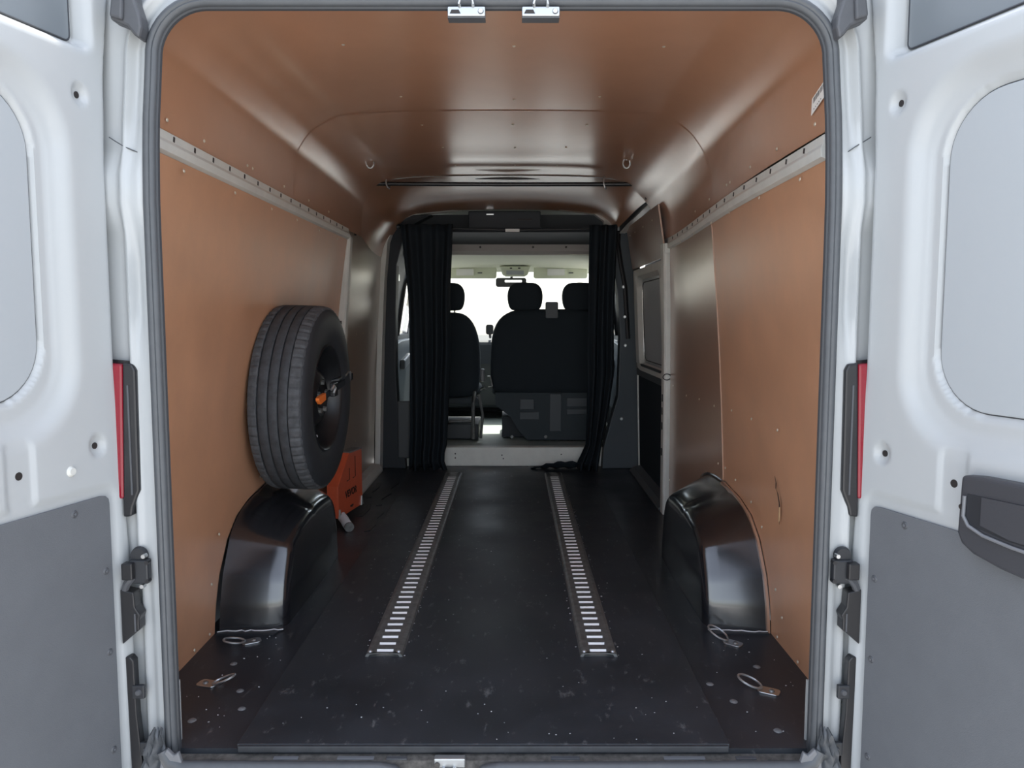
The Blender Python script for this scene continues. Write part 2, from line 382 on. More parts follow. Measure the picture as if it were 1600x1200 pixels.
MB().grid([[(a[0] + (b_[0] - a[0]) * t, 4.375 + .955 * t, a[1] + (b_[1] - a[1]) * sm(0, 1, t)) for a, b_ in zip(CAd, CBd)] for t in [k / 12 for k in range(13)]]).build('panel', 'ply_ceiling', ce, smooth=60)
MB().grid([[(x, y, z) for x, z in sk[4:11]] for y in (1.86, 5.5)]).build('roof_skin', 'white_paint', ce, solid=.004)
# gap under the bow where the sheets meet
MB().prism([(-.16, 1.813), (-.08, 1.820), (.02, 1.823), (.12, 1.819), (.20, 1.812), (.05, 1.810)], lambda u, v, w: (u, w, v), 4.345, 4.36).build('gap', 'black_ink', ce, smooth=0)
def ceil_z(x): 
    P = sorted(CS); return lerp(x, P)
for x, y in [(-.45, 2.35), (.055, 2.38), (.50, 2.36), (-.36, 2.90), (.37, 2.90), (.055, 2.95), (-.33, 3.3), (.36, 3.3), (.05, 3.3), (-.28, 3.7), (.06, 3.72), (.30, 3.7), (-.25, 4.1), (.28, 4.1), (.06, 4.1)]:
    screw((x, y, ceil_z(x) + (.0015 if y < 3.1 else -.0005 - .014 * (y - 3.1) - .006 * math.exp(-((y - 3.95) / .15) ** 2) * math.exp(-(x / .45) ** 2))), (0, 0, -1), ce)
for s, ys in ((-1, (1.97, 2.2, 2.55, 2.6, 2.95, 3.3, 3.65)), (1, (1.97, 2.25, 2.5, 2.75, 2.8, 3.1, 3.4))):
    for y in ys: screw((-.812, y, 1.54) if s < 0 else tuple(a + b_ for a, b_ in zip(skirt(.812, y, 1.53), (-.004, 0, 0))), (-s, 0, -.03), ce)
# ------------------------------------------------------------------ steel rails along the walls, posts
def rail(n, X, side, z0, z1, y0, y1, xe=None, dz=0):
    xe = X if xe is None else xe; fx = lambda y: X + (xe - X) * sm(2.4, 4.0, y); fz = lambda y: dz * (y - y0) / (y1 - y0)
    m = MB().loft([[(fx(y) - side * u, y, v + fz(y)) for u, v in [(0, z0), (.016, z0 + .006), (.018, (z0 + z1) / 2 - .004), (.012, (z0 + z1) / 2 + .006), (.012, z1 - .004), (0, z1)]] for y in [y0 + (y1 - y0) * k / 16 for k in range(17)]])
    o = struct(m.build(n, 'white_inner', smooth=0, bevel=.001))
    y = y0 + .12; k = 0; s0 = None
    while y < y1 - .1:
        if s0 is None: s0 = MB().box((0, 0, 0), (.003, .007, .013)).build('slot', 'black_ink', smooth=0)
        c = s0 if k == 0 else s0.copy()
        if k: C.objects.link(c)
        c.parent = o; c.location = (fx(y) - side * .0125, y, z0 + (z1 - z0) * .74 + fz(y)); c.rotation_euler = (.25 * side, 0, 0)
        y += .128; k += 1
    return o
rail('trim_1', -.818, -1, 1.452, 1.512, 1.87, 4.06)
rail('trim_2', .803, 1, 1.424, 1.486, 1.87, 4.03, .866, -.026)
def post(n, pts, side, y0, y1, w):
    m = MB(); secs = []
    for x, z in pts:
        secs.append([(x, y0, z), (x - side * w * .75, y0 - .004, z), (x - side * w, y0 + .006, z), (x - side * w, y1, z), (x, y1, z)])
    m.loft(secs); return struct(m.build(n, 'white_inner', smooth=0, bevel=.002))
pl = post('trim_3', [(-.905, FZ), (-.905, .2), (-.895, .6), (-.873, 1.0), (-.85, 1.3), (-.838, 1.47)], -1, 4.06, 4.12, .040)
pr = post('trim_4', [(.892, FZ), (.890, .2), (.888, .6), (.884, 1.0), (.876, 1.3), (.87, 1.43)], 1, 4.03, 4.10, .042)
for z in (.62, .47, .33, .55, 1.15, .95):
    MB().prism(rrect(0, 0, .008, .020, .007, 4), lambda u, v, w: (.846 + w, 4.065 + u, z + v), -.003, .002).build('slot', 'black_ink', pr, smooth=0)
for z in (.9, 1.02, .75, 1.25): MB().box((-.868 + .03 * (z - .6), 4.055, z), (.008, .004, .018)).build('slot', 'black_ink', pl, smooth=0)
# corner gussets between rail and post
MB().prism([(0, 0), (.05, 0), (.05, .02), (.02, .05), (0, .05)], lambda u, v, w: (.835 + w, 4.02 + u, 1.43 - v), 0, .03).build('gusset', 'white_inner', pr, smooth=0, bevel=.003)
# ------------------------------------------------------------------ left front wall section
lf = MB().grid([[(x, y, z) for x, z in [(-.925, FZ), (-.915, .3), (-.90, .6), (-.88, .9), (-.862, 1.12), (-.848, 1.38), (-.838, 1.53)]] for y in (4.10, 4.5, 4.9, 5.27)]).build('panel', 'ply_sheen', wl_, smooth=60, solid=.006, offset=-1)
for y, z in ((4.5, .95), (4.7, .95), (4.9, .95), (4.6, .3)): screw((lerp(z, [(FZ, -.925), (.6, -.90), (1.12, -.862)]) + .007, y, z), (1, 0, .05), wl_)
struct(MB().loft([[(-.905 + a, 5.22, FZ), (-.868 + a, 5.215, FZ), (-.862 + a, 5.30, FZ), (-.905 + a, 5.30, FZ)] if i == 0 else [(-.905 + a, 5.22, z), (-.868 + a, 5.215, z), (-.862 + a, 5.30, z), (-.905 + a, 5.30, z)] for i, (a, z) in enumerate([(0, FZ), (.012, .4), (.03, .9), (.05, 1.3), (.075, 1.55), (.12, 1.68)])]).build('trim_5', 'white_inner', smooth=0, bevel=.003))
struct(MB().prism([(-.93, FZ), (-.845, FZ), (-.845, .012), (-.87, .045), (-.93, .05)], lambda u, v, w: (u, w, v), 4.15, 5.20).build('trim_6', 'white_inner', smooth=0, bevel=.003))

# ------------------------------------------------------------------ sliding side door on the right
d3 = sempty('door_3', (.87, 4.75, 0))
def dx_(z): return lerp(z, [(0, .905), (.7, .885), (1.35, .855), (1.7, .80)])
def sheet(name, y0, y1, z0, z1, mt, off=0, th=.01, smooth=0, bev=.002):
    return MB().prism([(y0, z0), (y1, z0), (y1, z1), (y0, z1)], lambda u, v, w: (dx_(v) + off + w, u, v), 0, th).build(name, mt, d3, smooth=smooth, bevel=bev)
sheet('lower_lining', 4.10, 5.18, .0, .665, 'cloth_black', .012)
sheet('grey_band', 4.10, 5.19, .66, .745, 'cab_grey', 0)
# window surround: rounded rectangular opening cut in the pressed frame
oy, oz, hy, hz = 4.665, 1.02, .37, .27
m = MB(); O = rrect(oy, oz, hy, hz, .07, 6); n = len(O)
def outp(p):
    dy, dz = p[0] - oy, p[1] - oz; k = min((.535 / abs(dy)) if dy else 9, (.335 / abs(dz)) if dz else 9); return (oy + dy * k, oz + dz * k)
ring = [[(dx_(p[1]) + .002, p[0], p[1]) for p in map(outp, O)], [(dx_(oz + (p[1] - oz) * 1.08) + .0, oy + (p[0] - oy) * 1.08, oz + (p[1] - oz) * 1.08) for p in O], [(dx_(p[1]) + .028, p[0], p[1]) for p in O]]
m.add([p for q in ring for p in q], [(k * n + i, k * n + (i + 1) % n, (k + 1) * n + (i + 1) % n, (k + 1) * n + i) for k in range(2) for i in range(n)])
m.build('window_surround', 'white_inner', d3, smooth=40, solid=.003)
MB().prism(rrect(oy, oz, hy + .01, hz + .01, .07, 6), lambda u, v, w: (dx_(v) + .031 + w, u, v), 0, .004).build('window_blank', 'panel_paint', d3, smooth=0)
O2 = rrect(oy, oz, hy - .02, hz - .02, .06, 6)
MB().tube([(dx_(p[1]) + .030, p[0], p[1]) for p in O2], .003, 6, closed=True).build('window_seal', 'black_ink', d3)
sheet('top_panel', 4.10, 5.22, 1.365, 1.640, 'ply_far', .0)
sheet('seal_edge', 5.165, 5.178, .0, .67, 'white_inner', 0)
TP = [(.815, 4.30, 1.690), (.812, 4.6, 1.688), (.806, 4.85, 1.675), (.785, 5.08, 1.650), (.765, 5.25, 1.620)]
MB().loft([[(x, y, z), (x + .05, y, z), (x + .05, y, z + .045), (x, y, z + .045)] for x, y, z in TP]).build('slide_track', 'black_plastic', d3, smooth=0, bevel=.004)
MB().loft([[(x + .002, y, z - .010), (x + .04, y, z - .010), (x + .04, y, z - .003), (x + .002, y, z - .003)] for x, y, z in TP]).build('track_lip', 'white_inner', d3, smooth=0, bevel=.001)
MB().tube([(.765, 5.27, 1.63), (.762, 5.285, 1.55), (.785, 5.285, 1.40), (.815, 5.285, 1.25), (.84, 5.285, .9)], .016, 8).build('pillar_seal', 'lamp_rubber', d3)
for y in (4.3, 4.6, 4.9, 5.1): screw((dx_(1.58) - .001, y, 1.58), (-1, 0, 0), d3)
struct(MB().prism([(.845, FZ), (.93, FZ), (.93, .05), (.87, .03), (.845, .008)], lambda u, v, w: (u, w, v), 4.12, 5.18).build('trim_7', 'cab_grey', smooth=0, bevel=.003))
# ------------------------------------------------------------------ bulkhead posts at the cab
bl = MB().loft([[(x0, 5.30, z), (x1, 5.28, z), (x1, 5.40, z), (x0, 5.40, z)] for x0, x1, z in ((-.90, -.70, FZ), (-.90, -.71, .25), (-.89, -.75, .42), (-.88, -.76, .7), (-.87, -.755, 1.1), (-.85, -.745, 1.4), (-.82, -.70, 1.56), (-.76, -.62, 1.68), (-.70, -.5, 1.74))]).build('wall_front', 'cab_dark', smooth=0, bevel=.006); struct(bl)
br = MB().loft([[(x0, 5.28, z), (x1, 5.30, z), (x1, 5.40, z), (x0, 5.40, z)] for x0, x1, z in ((.67, .95, FZ), (.68, .95, .15), (.735, .95, .36), (.775, .945, .5), (.785, .94, .9), (.765, .93, 1.2), (.735, .92, 1.38), (.725, .90, 1.5), (.74, .88, 1.62))]).build('pillar', 'cab_trim', bl, smooth=0, bevel=.006)
MB().loft([[(x0, 5.29, z), (x1, 5.31, z), (x1, 5.36, z), (x0, 5.36, z)] for x0, x1, z in ((.735, .82, 1.44), (.70, .825, 1.53), (.675, .80, 1.58), (.665, .71, 1.70), (.60, .66, 1.745), (.35, .40, 1.775))]).build('corner_plate', 'white_inner', bl, smooth=0, bevel=.004)
MB().loft([[(x0, 5.29, z), (x1, 5.31, z), (x1, 5.36, z), (x0, 5.36, z)] for x0, x1, z in ((-.84, -.805, 1.30), (-.83, -.79, 1.5), (-.79, -.755, 1.62), (-.72, -.69, 1.70), (-.62, -.58, 1.745), (-.36, -.30, 1.772))]).build('corner_plate', 'white_inner', bl, smooth=0, bevel=.004)
MB().box((-.70, 5.275, .27), (.10, .02, .40)).build('grey_lining', 'cab_grey', bl, smooth=0, bevel=.01)
for x, z in ((.802, 1.253), (.813, 1.05), (.82, .854), (.80, .347)):
    MB().disc((x, 5.278, z), (0, -1, 0), .012, .006, 14, .009).build('bolt', 'steel', br)
for x, z in ((-.845, .98), (-.85, .78), (-.84, 1.2)): MB().disc((x, 5.276, z), (0, -1, 0), .011, .006, 12, .008).build('bolt', 'steel', bl)
# white step at the cab entry
st = MB().box((0, 5.41, .0625), (1.74, .08, .135)).build('cab_step', 'step_lit', bl, smooth=0, bevel=.006)
for x, z in ((-.36, .085), (-.36, .055), (-.03, .075), (-.02, .05), (.39, .08)): MB().disc((x, 5.3705, z), (0, -1, 0), .005, .0015, 10).build('hole', 'black_ink', st)

# ------------------------------------------------------------------ seal round the rear opening
def seal_path(off=0., r=.125, close_bottom=False):
    """outline of the opening, from low left round the top to low right, grown outwards by off"""
    zt = 1.757 + off; xs = lambda z: lerp(z, [(-.05, .786), (1.3, .786), (1.42, .783), (1.5, .779), (1.62, .769), (1.75, .762)]) + off
    rr = r + off; L = []
    z = -.04
    zs = [-.04 + (zt - rr + .04) * k / 26 for k in range(27)]
    for z in zs: L.append((-xs(z), z, (-1, 0)))
    x0 = xs(zt - rr)
    for k in range(1, 13):
        a = math.pi - k * math.pi / 2 / 12
        L.append((-x0 + rr + rr * math.cos(a), zt - rr + rr * math.sin(a), (math.cos(a), math.sin(a))))
    n = len(L); mid = [(-x0 + rr + (2 * (x0 - rr)) * k / 12, zt + .008 * 0, (0, 1)) for k in range(1, 12)]
    return [(x + .006, z, n_) for x, z, n_ in L + mid + [(-x, z, (-nx, nz)) for x, z, (nx, nz) in L[::-1]]]
def sweep_ring(prof, off=0):
    secs = []
    for x, z, (nx, nz) in seal_path(off):
        secs.append([(x + nx * a, y, z + nz * a) for a, y in prof])
    return secs
sp = [(-.011, 1.803), (-.012, 1.795), (-.009, 1.788), (-.003, 1.785), (.001, 1.787), (.004, 1.785), (.010, 1.785), (.015, 1.789), (.017, 1.797), (.015, 1.805), (.0, 1.810)]
seal = thing('door_seal', 'grey rubber seal running round the rear opening', 'door seal', (0, 1.80, 0))
MB().loft(sweep_ring(sp)).build('bulb', 'seal', seal, smooth=50)
MB().loft(sweep_ring([(-.010, 1.796), (-.016, 1.798), (-.0185, 1.803), (-.016, 1.808), (-.008, 1.806)])).build('inner_lip', 'seal_dark', seal, smooth=30)
# ------------------------------------------------------------------ white pressed frame round the opening
secs = []
PATH = seal_path()
for i, (x, z, (nx, nz)) in enumerate(PATH):
    sec = []
    side = abs(nx)
    bulge = sm(1.245, 1.265, z) * (1 - sm(1.385, 1.42, z)) * side         # raised box at hinge height
    lip = sm(1.40, 1.425, z) * side
    low = 1 - sm(.40, .46, z)
    dent = sm(.98, 1.04, z) * (1 - sm(1.22, 1.25, z)) + sm(1.43, 1.46, z)
    for s_ in [0.012, .020, .028, .034, .040, .046, .052, .058, .064, .070, .076, .082, .088, .094, .100, .108, .116, .13, .16, .20]:
        y = 1.800
        y += .016 * sm(.026, .038, s_) * (1 - sm(.044, .056, s_)) * dent * side
        y -= .006 * math.exp(-((s_ - .060) / .006) ** 2) * (1 - low) * side
        y += .022 * sm(.064, .078, s_) * side * (1 - .6 * bulge)
        y -= .014 * bulge * (sm(.010, .022, s_))
        y += .010 * low * sm(.030, .045, s_)
        y += .03 * sm(.11, .19, s_)
        y += .010 * sm(.0, .2, s_) * (1 - side)
        s2 = s_ if s_ < .11 else .11 + (s_ - .11) * (1 + 1.1 * max(0, nz))
        sec.append((x + nx * s2, y, z + nz * s2))
    secs.append(sec)
fr = MB().loft(secs, closed=False).build('trim_8', 'white_paint', smooth=60, solid=.003, offset=1); struct(fr)
for s in (-1, 1):
    MB().tube([(s * .812 + .006, 1.7995, 1.425), (s * .835, 1.7965, 1.437), (s * .86, 1.7985, 1.452), (s * .877, 1.812, 1.462)], .0014, 6).build('sealed_joint', 'seal', fr)
    MB().prism([(.835, .945), (.89, .95), (.89, .60), (.842, .645), (.835, .66)], lambda u, v, w: (s * u, w, v), 1.806, 1.812).build('lamp_recess', 'lamp_rubber', fr, smooth=0)

# ------------------------------------------------------------------ rear doors
def door(name, side, ang, label_):
    P = Vector((side * .885, 1.76, 0)); a = R(ang)
    d = Vector((side * math.sin(a), -math.cos(a), 0)); nrm = Vector((-side * math.cos(a), -math.sin(a), 0))
    fn = lambda u, z, w: tuple(P + d * u + nrm * w + Vector((0, 0, z)))     # w > 0 towards the viewer
    root = sempty(name, tuple(P))
    us = [-.10, -.09, -.082, -.075, -.068, -.062, -.056, -.05, -.044, -.038, -.032, -.025] + [-.018 + .0065 * k for k in range(62)] + [.40 + .03 * k for k in range(13)]
    zs = [-.10 + .0085 * k for k in range(int(1.95 / .0085))]
    dz = .018 if side > 0 else 0.
    def depth(u, z):
        w = 0.
        u0 = lerp(z, [(0, -.052), (.45, -.050), (.65, -.042), (.93, -.026), (1.4, -.026), (1.6, -.034), (1.8, -.058)])
        w -= .06 * sm(u0, u0 - .030, u)                 # rolled hinge edge
        z_ = z + dz
        e = sdbox(u, z_, .42, 1.18, .348, .395, .17)           # big pressed field round the window
        w -= .020 * sm(.012, -.045, e)
        e1 = sdbox(u, z_, .42, 1.18, .305, .352, .14)
        w -= .004 * sm(.006, -.006, e1)
        e2 = sdbox(u, z_, .42, 1.193, .276, .322, .125)        # step the blank sits in
        w -= .014 * sm(.004, -.001, e2)
        e3 = sdbox(u, z_, .42, 1.86, .418, .217, .018)          # upper window recess
        w -= .008 * sm(.016, .004, e3) + .034 * sm(.004, -.006, e3)
        for hu, hz_, r_ in ((.034, 1.534, .024), (.030, .757, .026)):
            q = math.hypot(u - hu, z_ - hz_)
            w -= .010 * sm(r_, r_ * .55, q)
        e4 = sdbox(u, z_, .232 - (.012 if side > 0 else 0), .727, .028, .062, .008)
        w -= .006 * sm(.008, .0, e4)
        e5 = sdbox(u, z_, .36, .26, .372, .395, .03)           # shallow step for the grey card
        w -= .006 * sm(.012, -.002, e5) if z_ < .68 else 0
        return w
    rows = [[fn(u, z, depth(u, z)) for u in us] for z in zs]
    m = MB().grid(rows)
    # outer skin and edges
    zb, zt = zs[0], zs[-1]; outer = [[fn(u, z, -.10) for u in us[::6] + [us[-1]]] for z in zs[::20] + [zs[-1]]]
    m.grid(outer)
    o1 = [fn(us[0], z, depth(us[0], z)) for z in zs]; o2 = [fn(us[0], z, -.10) for z in zs]; m.grid([o1, o2])
    o1 = [fn(us[-1], z, depth(us[-1], z)) for z in zs]; o2 = [fn(us[-1], z, -.10) for z in zs]; m.grid([o1, o2])
    o1 = [fn(u, zt, depth(u, zt)) for u in us]; o2 = [fn(u, zt, -.10) for u in us]; m.grid([o1, o2])
    o1 = [fn(u, zb, depth(u, zb)) for u in us]; o2 = [fn(u, zb, -.10) for u in us]; m.grid([o1, o2])
    m.build('pressing', 'white_paint', root, smooth=60)
    # blank window panel
    B = rrect(.42, 1.193 - dz, .272, .318, .122, 10)
    MB().prism(B, fn, -.038, -.0345 + .004).build('window_blank', 'panel_paint', root, smooth=0, bevel=.003)
    B2 = rrect(.42, 1.86 - dz, .404, .205, .014, 5)
    MB().tube([fn(u, z, -.0345) for u, z in B], .0022, 6, closed=True).build('window_seal', 'seal_dark', root)
    MB().tube([fn(u, z, -.0385) for u, z in B2], .0025, 6, closed=True).build('window_seal', 'seal_dark', root)
    MB().prism([p for p in B2], fn, -.0445, -.0375).build('upper_blank', 'upper_grey', root, smooth=0, bevel=.001)
    # holes
    for hu, hz_, ra, rb in ((.034, 1.534, .0065, .0075), (.030, .757, .0075, .0075), (.232 - (.012 if side > 0 else 0), .727, .0085, .0085)):
        MB().prism([(hu + ra * math.cos(t * math.pi / 8), hz_ - dz + rb * math.sin(t * math.pi / 8)) for t in range(16)], fn, -.013, -.0085 if hu < .1 else -.0052).build('hole', 'black_ink', root, smooth=0)
    # grey door card
    zc = .640 - dz * 1.4
    K = [(0.004, -.08), (.70, -.08), (.70, zc), (.03, zc), (.014, zc - .003), (.006, zc - .011), (.004, zc - .024)]
    card = MB().prism(K, fn, -.0045, .0005).build('door_card', 'door_card', root, smooth=0, bevel=.001)
    for su, sz in ((.105, zc - .023), (.024, .462 - dz), (.024, .268 - dz), (.026, .030 - dz), (.30, zc - .03)):
        s_ = MB(); s_.disc(fn(su, sz, .0003), nrm, .0088, .003, 16, .0065).build('card_screw', 'dark_grey_plastic', card, smooth=50)
        MB().disc(fn(su, sz, .0031), nrm, .0030, .0012, 8, .0025).build('screw_socket', 'door_card', card, smooth=50)
    if side < 0:
        MB().disc(fn(.108, .713, 0), nrm, .012, .006, 16, .008).build('plug', 'white_inner', root)
    else:
        # black pull handle housing
        H = [(.266, .738), (.31, .743), (.52, .748), (.52, .566), (.43, .570), (.36, .576), (.30, .588), (.272, .602), (.262, .622)]
        h = thing_part(MB().prism(H, fn, -.002, .030), 'pull_handle', 'handle_plastic', root, .008)
        MB().prism([(.284, .705), (.50, .712), (.50, .634), (.37, .634), (.306, .643), (.282, .655)], fn, .0285, .0312).build('recess', 'black_plastic', h, smooth=0, bevel=.001)
        MB().prism([(.318, .705), (.50, .712), (.50, .638), (.38, .638), (.318, .650)], fn, .0313, .034).build('recess_back', 'handle_plastic', h, smooth=0)
        MB().tube([fn(u, z, .034) for u, z in ((.281, .700), (.280, .660), (.292, .643), (.325, .632), (.385, .626), (.50, .622))], .0035, 8).build('grip_edge', 'handle_bright', h)
        MB().disc(fn(.2715, .676, .0302), nrm, .005, .002, 10).build('screw_hole', 'black_ink', h)
    return root
def thing_part(mb, name, mt, parent, bev):
    return mb.build(name, mt, parent, smooth=0, bevel=bev, seg=3)
door('door_1', -1, 15, '')
door('door_2', 1, 18, '')

# ------------------------------------------------------------------ hardware on the door frame
def mirror_things(side):
    X = lambda x: side * x
    w = 'left' if side < 0 else 'right'
    # tail lamp
    t = thing('tail_lamp', f'red tail lamp in black housing behind the {w} rear door edge', 'tail lamp', (X(.86), 1.80, .6), 'tail lamps')
    Hs = [(.829, .925), (.836, .940), (.859, .943), (.872, .60), (.872, .575), (.852, .578), (.848, .600), (.832, .640)]
    MB().prism(Hs, lambda u, v, ww: (X(u), ww, v), 1.788, 1.90).build('housing', 'lamp_rubber', t, smooth=0, bevel=.005)
    MB().prism([(.858, .940), (.910, .944), (.915, .62), (.868, .62)], lambda u, v, ww: (X(u), ww, v), 1.786, 1.89).build('red_lens', 'red_lens', t, smooth=0, bevel=.006)
    MB().box((X(.848), 1.7875, .76), (.004, .003, .26)).build('rib', 'dark_grey_plastic', t, smooth=0)
    # door check
    t = thing('door_check', f'black door check strap bolted to the {w} side of the rear frame', 'door check', (X(.83), 1.79, .45), 'door checks')
    MB().box((X(.835), 1.784, .447), (.046, .022, .058)).build('housing', 'black_plastic', t, smooth=0, bevel=.004)
    MB().box((X(.855), 1.770, .452), (.026, .024, .040)).build('roller_block', 'lamp_rubber', t, smooth=0, bevel=.003)
    MB().disc((X(.838), 1.792, .484), (0, -1, 0), .021, .012, 18, .018).build('boss', 'black_plastic', t)
    for bx, bz in ((.822, .485), (.815, .470), (.815, .425), (.828, .412)):
        MB().disc((X(bx), 1.786, bz), (0, -1, 0), .006, .014, 8, .005).build('bolt', 'steel' if bz > .48 or bz < .415 else 'lamp_rubber', t)
    MB().tube([(X(.848), 1.772, .437), (X(.862), 1.772, .420), (X(.870), 1.778, .405)], .009, 8).build('arm', 'dark_grey_plastic', t)
    # cable guide
    t = thing('cable_guide', f'black plastic guide below the check strap on the {w} frame', 'cable guide', (X(.85), 1.79, .35), 'cable guides')
    MB().prism([(.848, .398), (.880, .405), (.880, .270), (.846, .300), (.838, .305), (.838, .330), (.834, .342), (.846, .362)], lambda u, v, ww: (X(u), ww, v), 1.772, 1.806).build('body', 'lamp_rubber', t, smooth=0, bevel=.003)
    MB().box((X(.846), 1.7705, .325), (.004, .004, .045)).build('edge', 'dark_grey_plastic', t, smooth=0, bevel=.001)
    # side strip and its two clips
    t = thing('weather_strip', f'narrow black strip with two bolted tabs low on the {w} frame', 'rubber strip', (X(.86), 1.79, -.05), 'weather strips')
    MB().prism([(.860, .225), (.868, .235), (.880, .235), (.876, -.08), (.846, -.08), (.858, .09)], lambda u, v, ww: (X(u), ww, v), 1.782, 1.806).build('strip', 'lamp_rubber', t, smooth=0, bevel=.003)
    for cx, cz in ((.851, .148), (.838, .004)):
        c = MB().box((X(cx), 1.785, cz), (.030, .012, .034)).build('tab', 'black_plastic', t, smooth=0, bevel=.003)
        MB().disc((X(cx - .001), 1.7788, cz), (0, -1, 0), .008, .005, 10, .006).build('bolt', 'dark_grey_plastic', c)
    # corner cap at the top of the frame
    t = thing('frame_cover', f'dark grey plastic cover at the top {w} corner of the rear frame', 'plastic cover', (X(.82), 1.77, 1.68), 'corner covers')
    MB().prism([(.838, 1.705), (.826, 1.765), (.815, 1.79), (.783, 1.79), (.780, 1.745), (.770, 1.712), (.768, 1.688), (.774, 1.664), (.786, 1.672), (.800, 1.690)], lambda u, v, ww: (X(u), ww, v), 1.758, 1.80).build('cap', 'dark_grey_plastic', t, smooth=0, bevel=.006)
    MB().prism([(.834, 1.708), (.822, 1.79), (.800, 1.79), (.806, 1.70)], lambda u, v, ww: (X(u), ww, v), 1.748, 1.760).build('ridge', 'dark_grey_plastic', t, smooth=0, bevel=.005)
    # rubber boot at the foot of the seal
    t = thing('corner_boot', f'torn grey rubber boot at the bottom {w} corner of the opening', 'rubber boot', (X(.80), 1.78, -.03), 'corner boots')
    rows = []
    for k in range(9):
        z = -.055 + .115 * k / 8
        rows.append([(X(.770 + .075 * j / 7 * (1 - .75 * (k / 8) ** 1.5) + .012 * k / 8 * 2), 1.768 + .010 * math.sin(j * 1.7 + k) * (1 - k / 10) - .006 * math.sin(k * 2.1), z + .008 * math.sin(j * 2.2)) for j in range(8)])
    MB().grid(rows).build('flap', 'seal', t, smooth=70, solid=.003)
    MB().prism([(.735, -.035), (.765, -.045), (.795, -.04), (.79, .0), (.775, .020), (.76, .004), (.748, .012)], lambda u, v, ww: (X(u), ww, v), 1.752, 1.764).build('torn_tip', 'handle_bright', t, smooth=0, bevel=.003)
    for hz_ in (.53, .57):
        MB().disc((X(.838), 1.812 if 0 else 1.8225, hz_), (0, -1, 0), .010, .004, 14, .008).build('cover_plug', 'white_inner', fr)
mirror_things(-1); mirror_things(1)
# sharp light edge of body metal inside the lower seal
for s in (-1, 1):
    MB().box((s * .784 + .003, 1.840, .07), (.008, .006, .16)).build('flange_edge', 'white_paint', fr, smooth=0)

# top strikers
for cx, lab in ((-.051, 'zinc latch striker at the top of the opening, left of the pair'), (.115, 'zinc latch striker at the top of the opening, right of the pair')):
    t = thing('latch_striker', lab, 'latch striker', (cx, 1.80, 1.735), 'top latch strikers')
    MB().box((cx, 1.792, 1.7285), (.084, .030, .021)).build('plate', 'zinc', t, smooth=0, bevel=.003)
    MB().box((cx, 1.796, 1.7175), (.084, .030, .004)).build('lower_lip', 'dark_grey_plastic', t, smooth=0)
    MB().tube([(cx - .015, 1.786, 1.735), (cx - .015, 1.768, 1.742), (cx - .013, 1.766, 1.752), (cx + .013, 1.766, 1.752), (cx + .015, 1.768, 1.742), (cx + .015, 1.786, 1.735)], .0036, 8).build('loop', 'zinc', t)
    MB().prism([(-.012, -.004), (.012, -.004), (.008, .004), (-.008, .004)], lambda u, v, w: (cx - .025 + u, w, 1.7275 + v), 1.7755, 1.778).build('notch', 'black_ink', t, smooth=0)
    MB().disc((cx + .032, 1.777, 1.7285), (0, -1, 0), .007, .003, 12, .005).build('screw_head', 'steel', t)

# ------------------------------------------------------------------ rear sill
sl = struct(MB().prism([(1.80, -.055), (1.80, -.018), (1.775, -.022), (1.768, -.045), (1.70, -.06), (1.70, -.09), (1.80, -.09)], lambda u, v, w: (w, u, v), -.80, .80).build('trim_9', 'dirt', smooth=0, bevel=.002))
def sill_seal(pts, nm):
    return MB().tube(pts, .0155, 12).build(nm, 'seal', seal, smooth=60)
sill_seal([(-.79, 1.765, .01), (-.775, 1.762, -.018), (-.74, 1.758, -.028), (-.4, 1.757, -.030), (-.27, 1.757, -.031), (-.235, 1.757, -.037), (-.215, 1.757, -.055), (-.205, 1.757, -.09)], 'bottom_run')
sill_seal([(.79, 1.765, .01), (.775, 1.762, -.018), (.74, 1.758, -.028), (.4, 1.757, -.030), (.02, 1.757, -.031), (-.015, 1.757, -.037), (-.035, 1.757, -.055), (-.045, 1.757, -.09)], 'bottom_run')
t = thing('sill_striker', 'pale metal latch striker in the gap of the rear sill seal', 'latch striker', (-.10, 1.77, -.04))
MB().box((-.10, 1.772, -.022), (.075, .02, .024)).build('plate', 'zinc', t, smooth=0, bevel=.003)
MB().tube([(-.115, 1.765, -.03), (-.112, 1.745, -.035), (-.10, 1.742, -.04), (-.088, 1.745, -.035), (-.088, 1.765, -.03)], .004, 8).build('loop', 'zinc', t)
MB().disc((-.13, 1.762, -.025), (0, -1, 0), .007, .004, 10).build('bolt', 'dirt', t)
for i, (x, l) in enumerate(((-.33, .09), (-.23, .05), (-.50, .06), (.18, .07), (.47, .10), (.62, .05))):
    MB().box((x, 1.783, -.0205), (l, .012, .004)).build('tread_clip', 'dark_grey_plastic' if i % 2 else 'handle_bright', sl, smooth=0, bevel=.001)

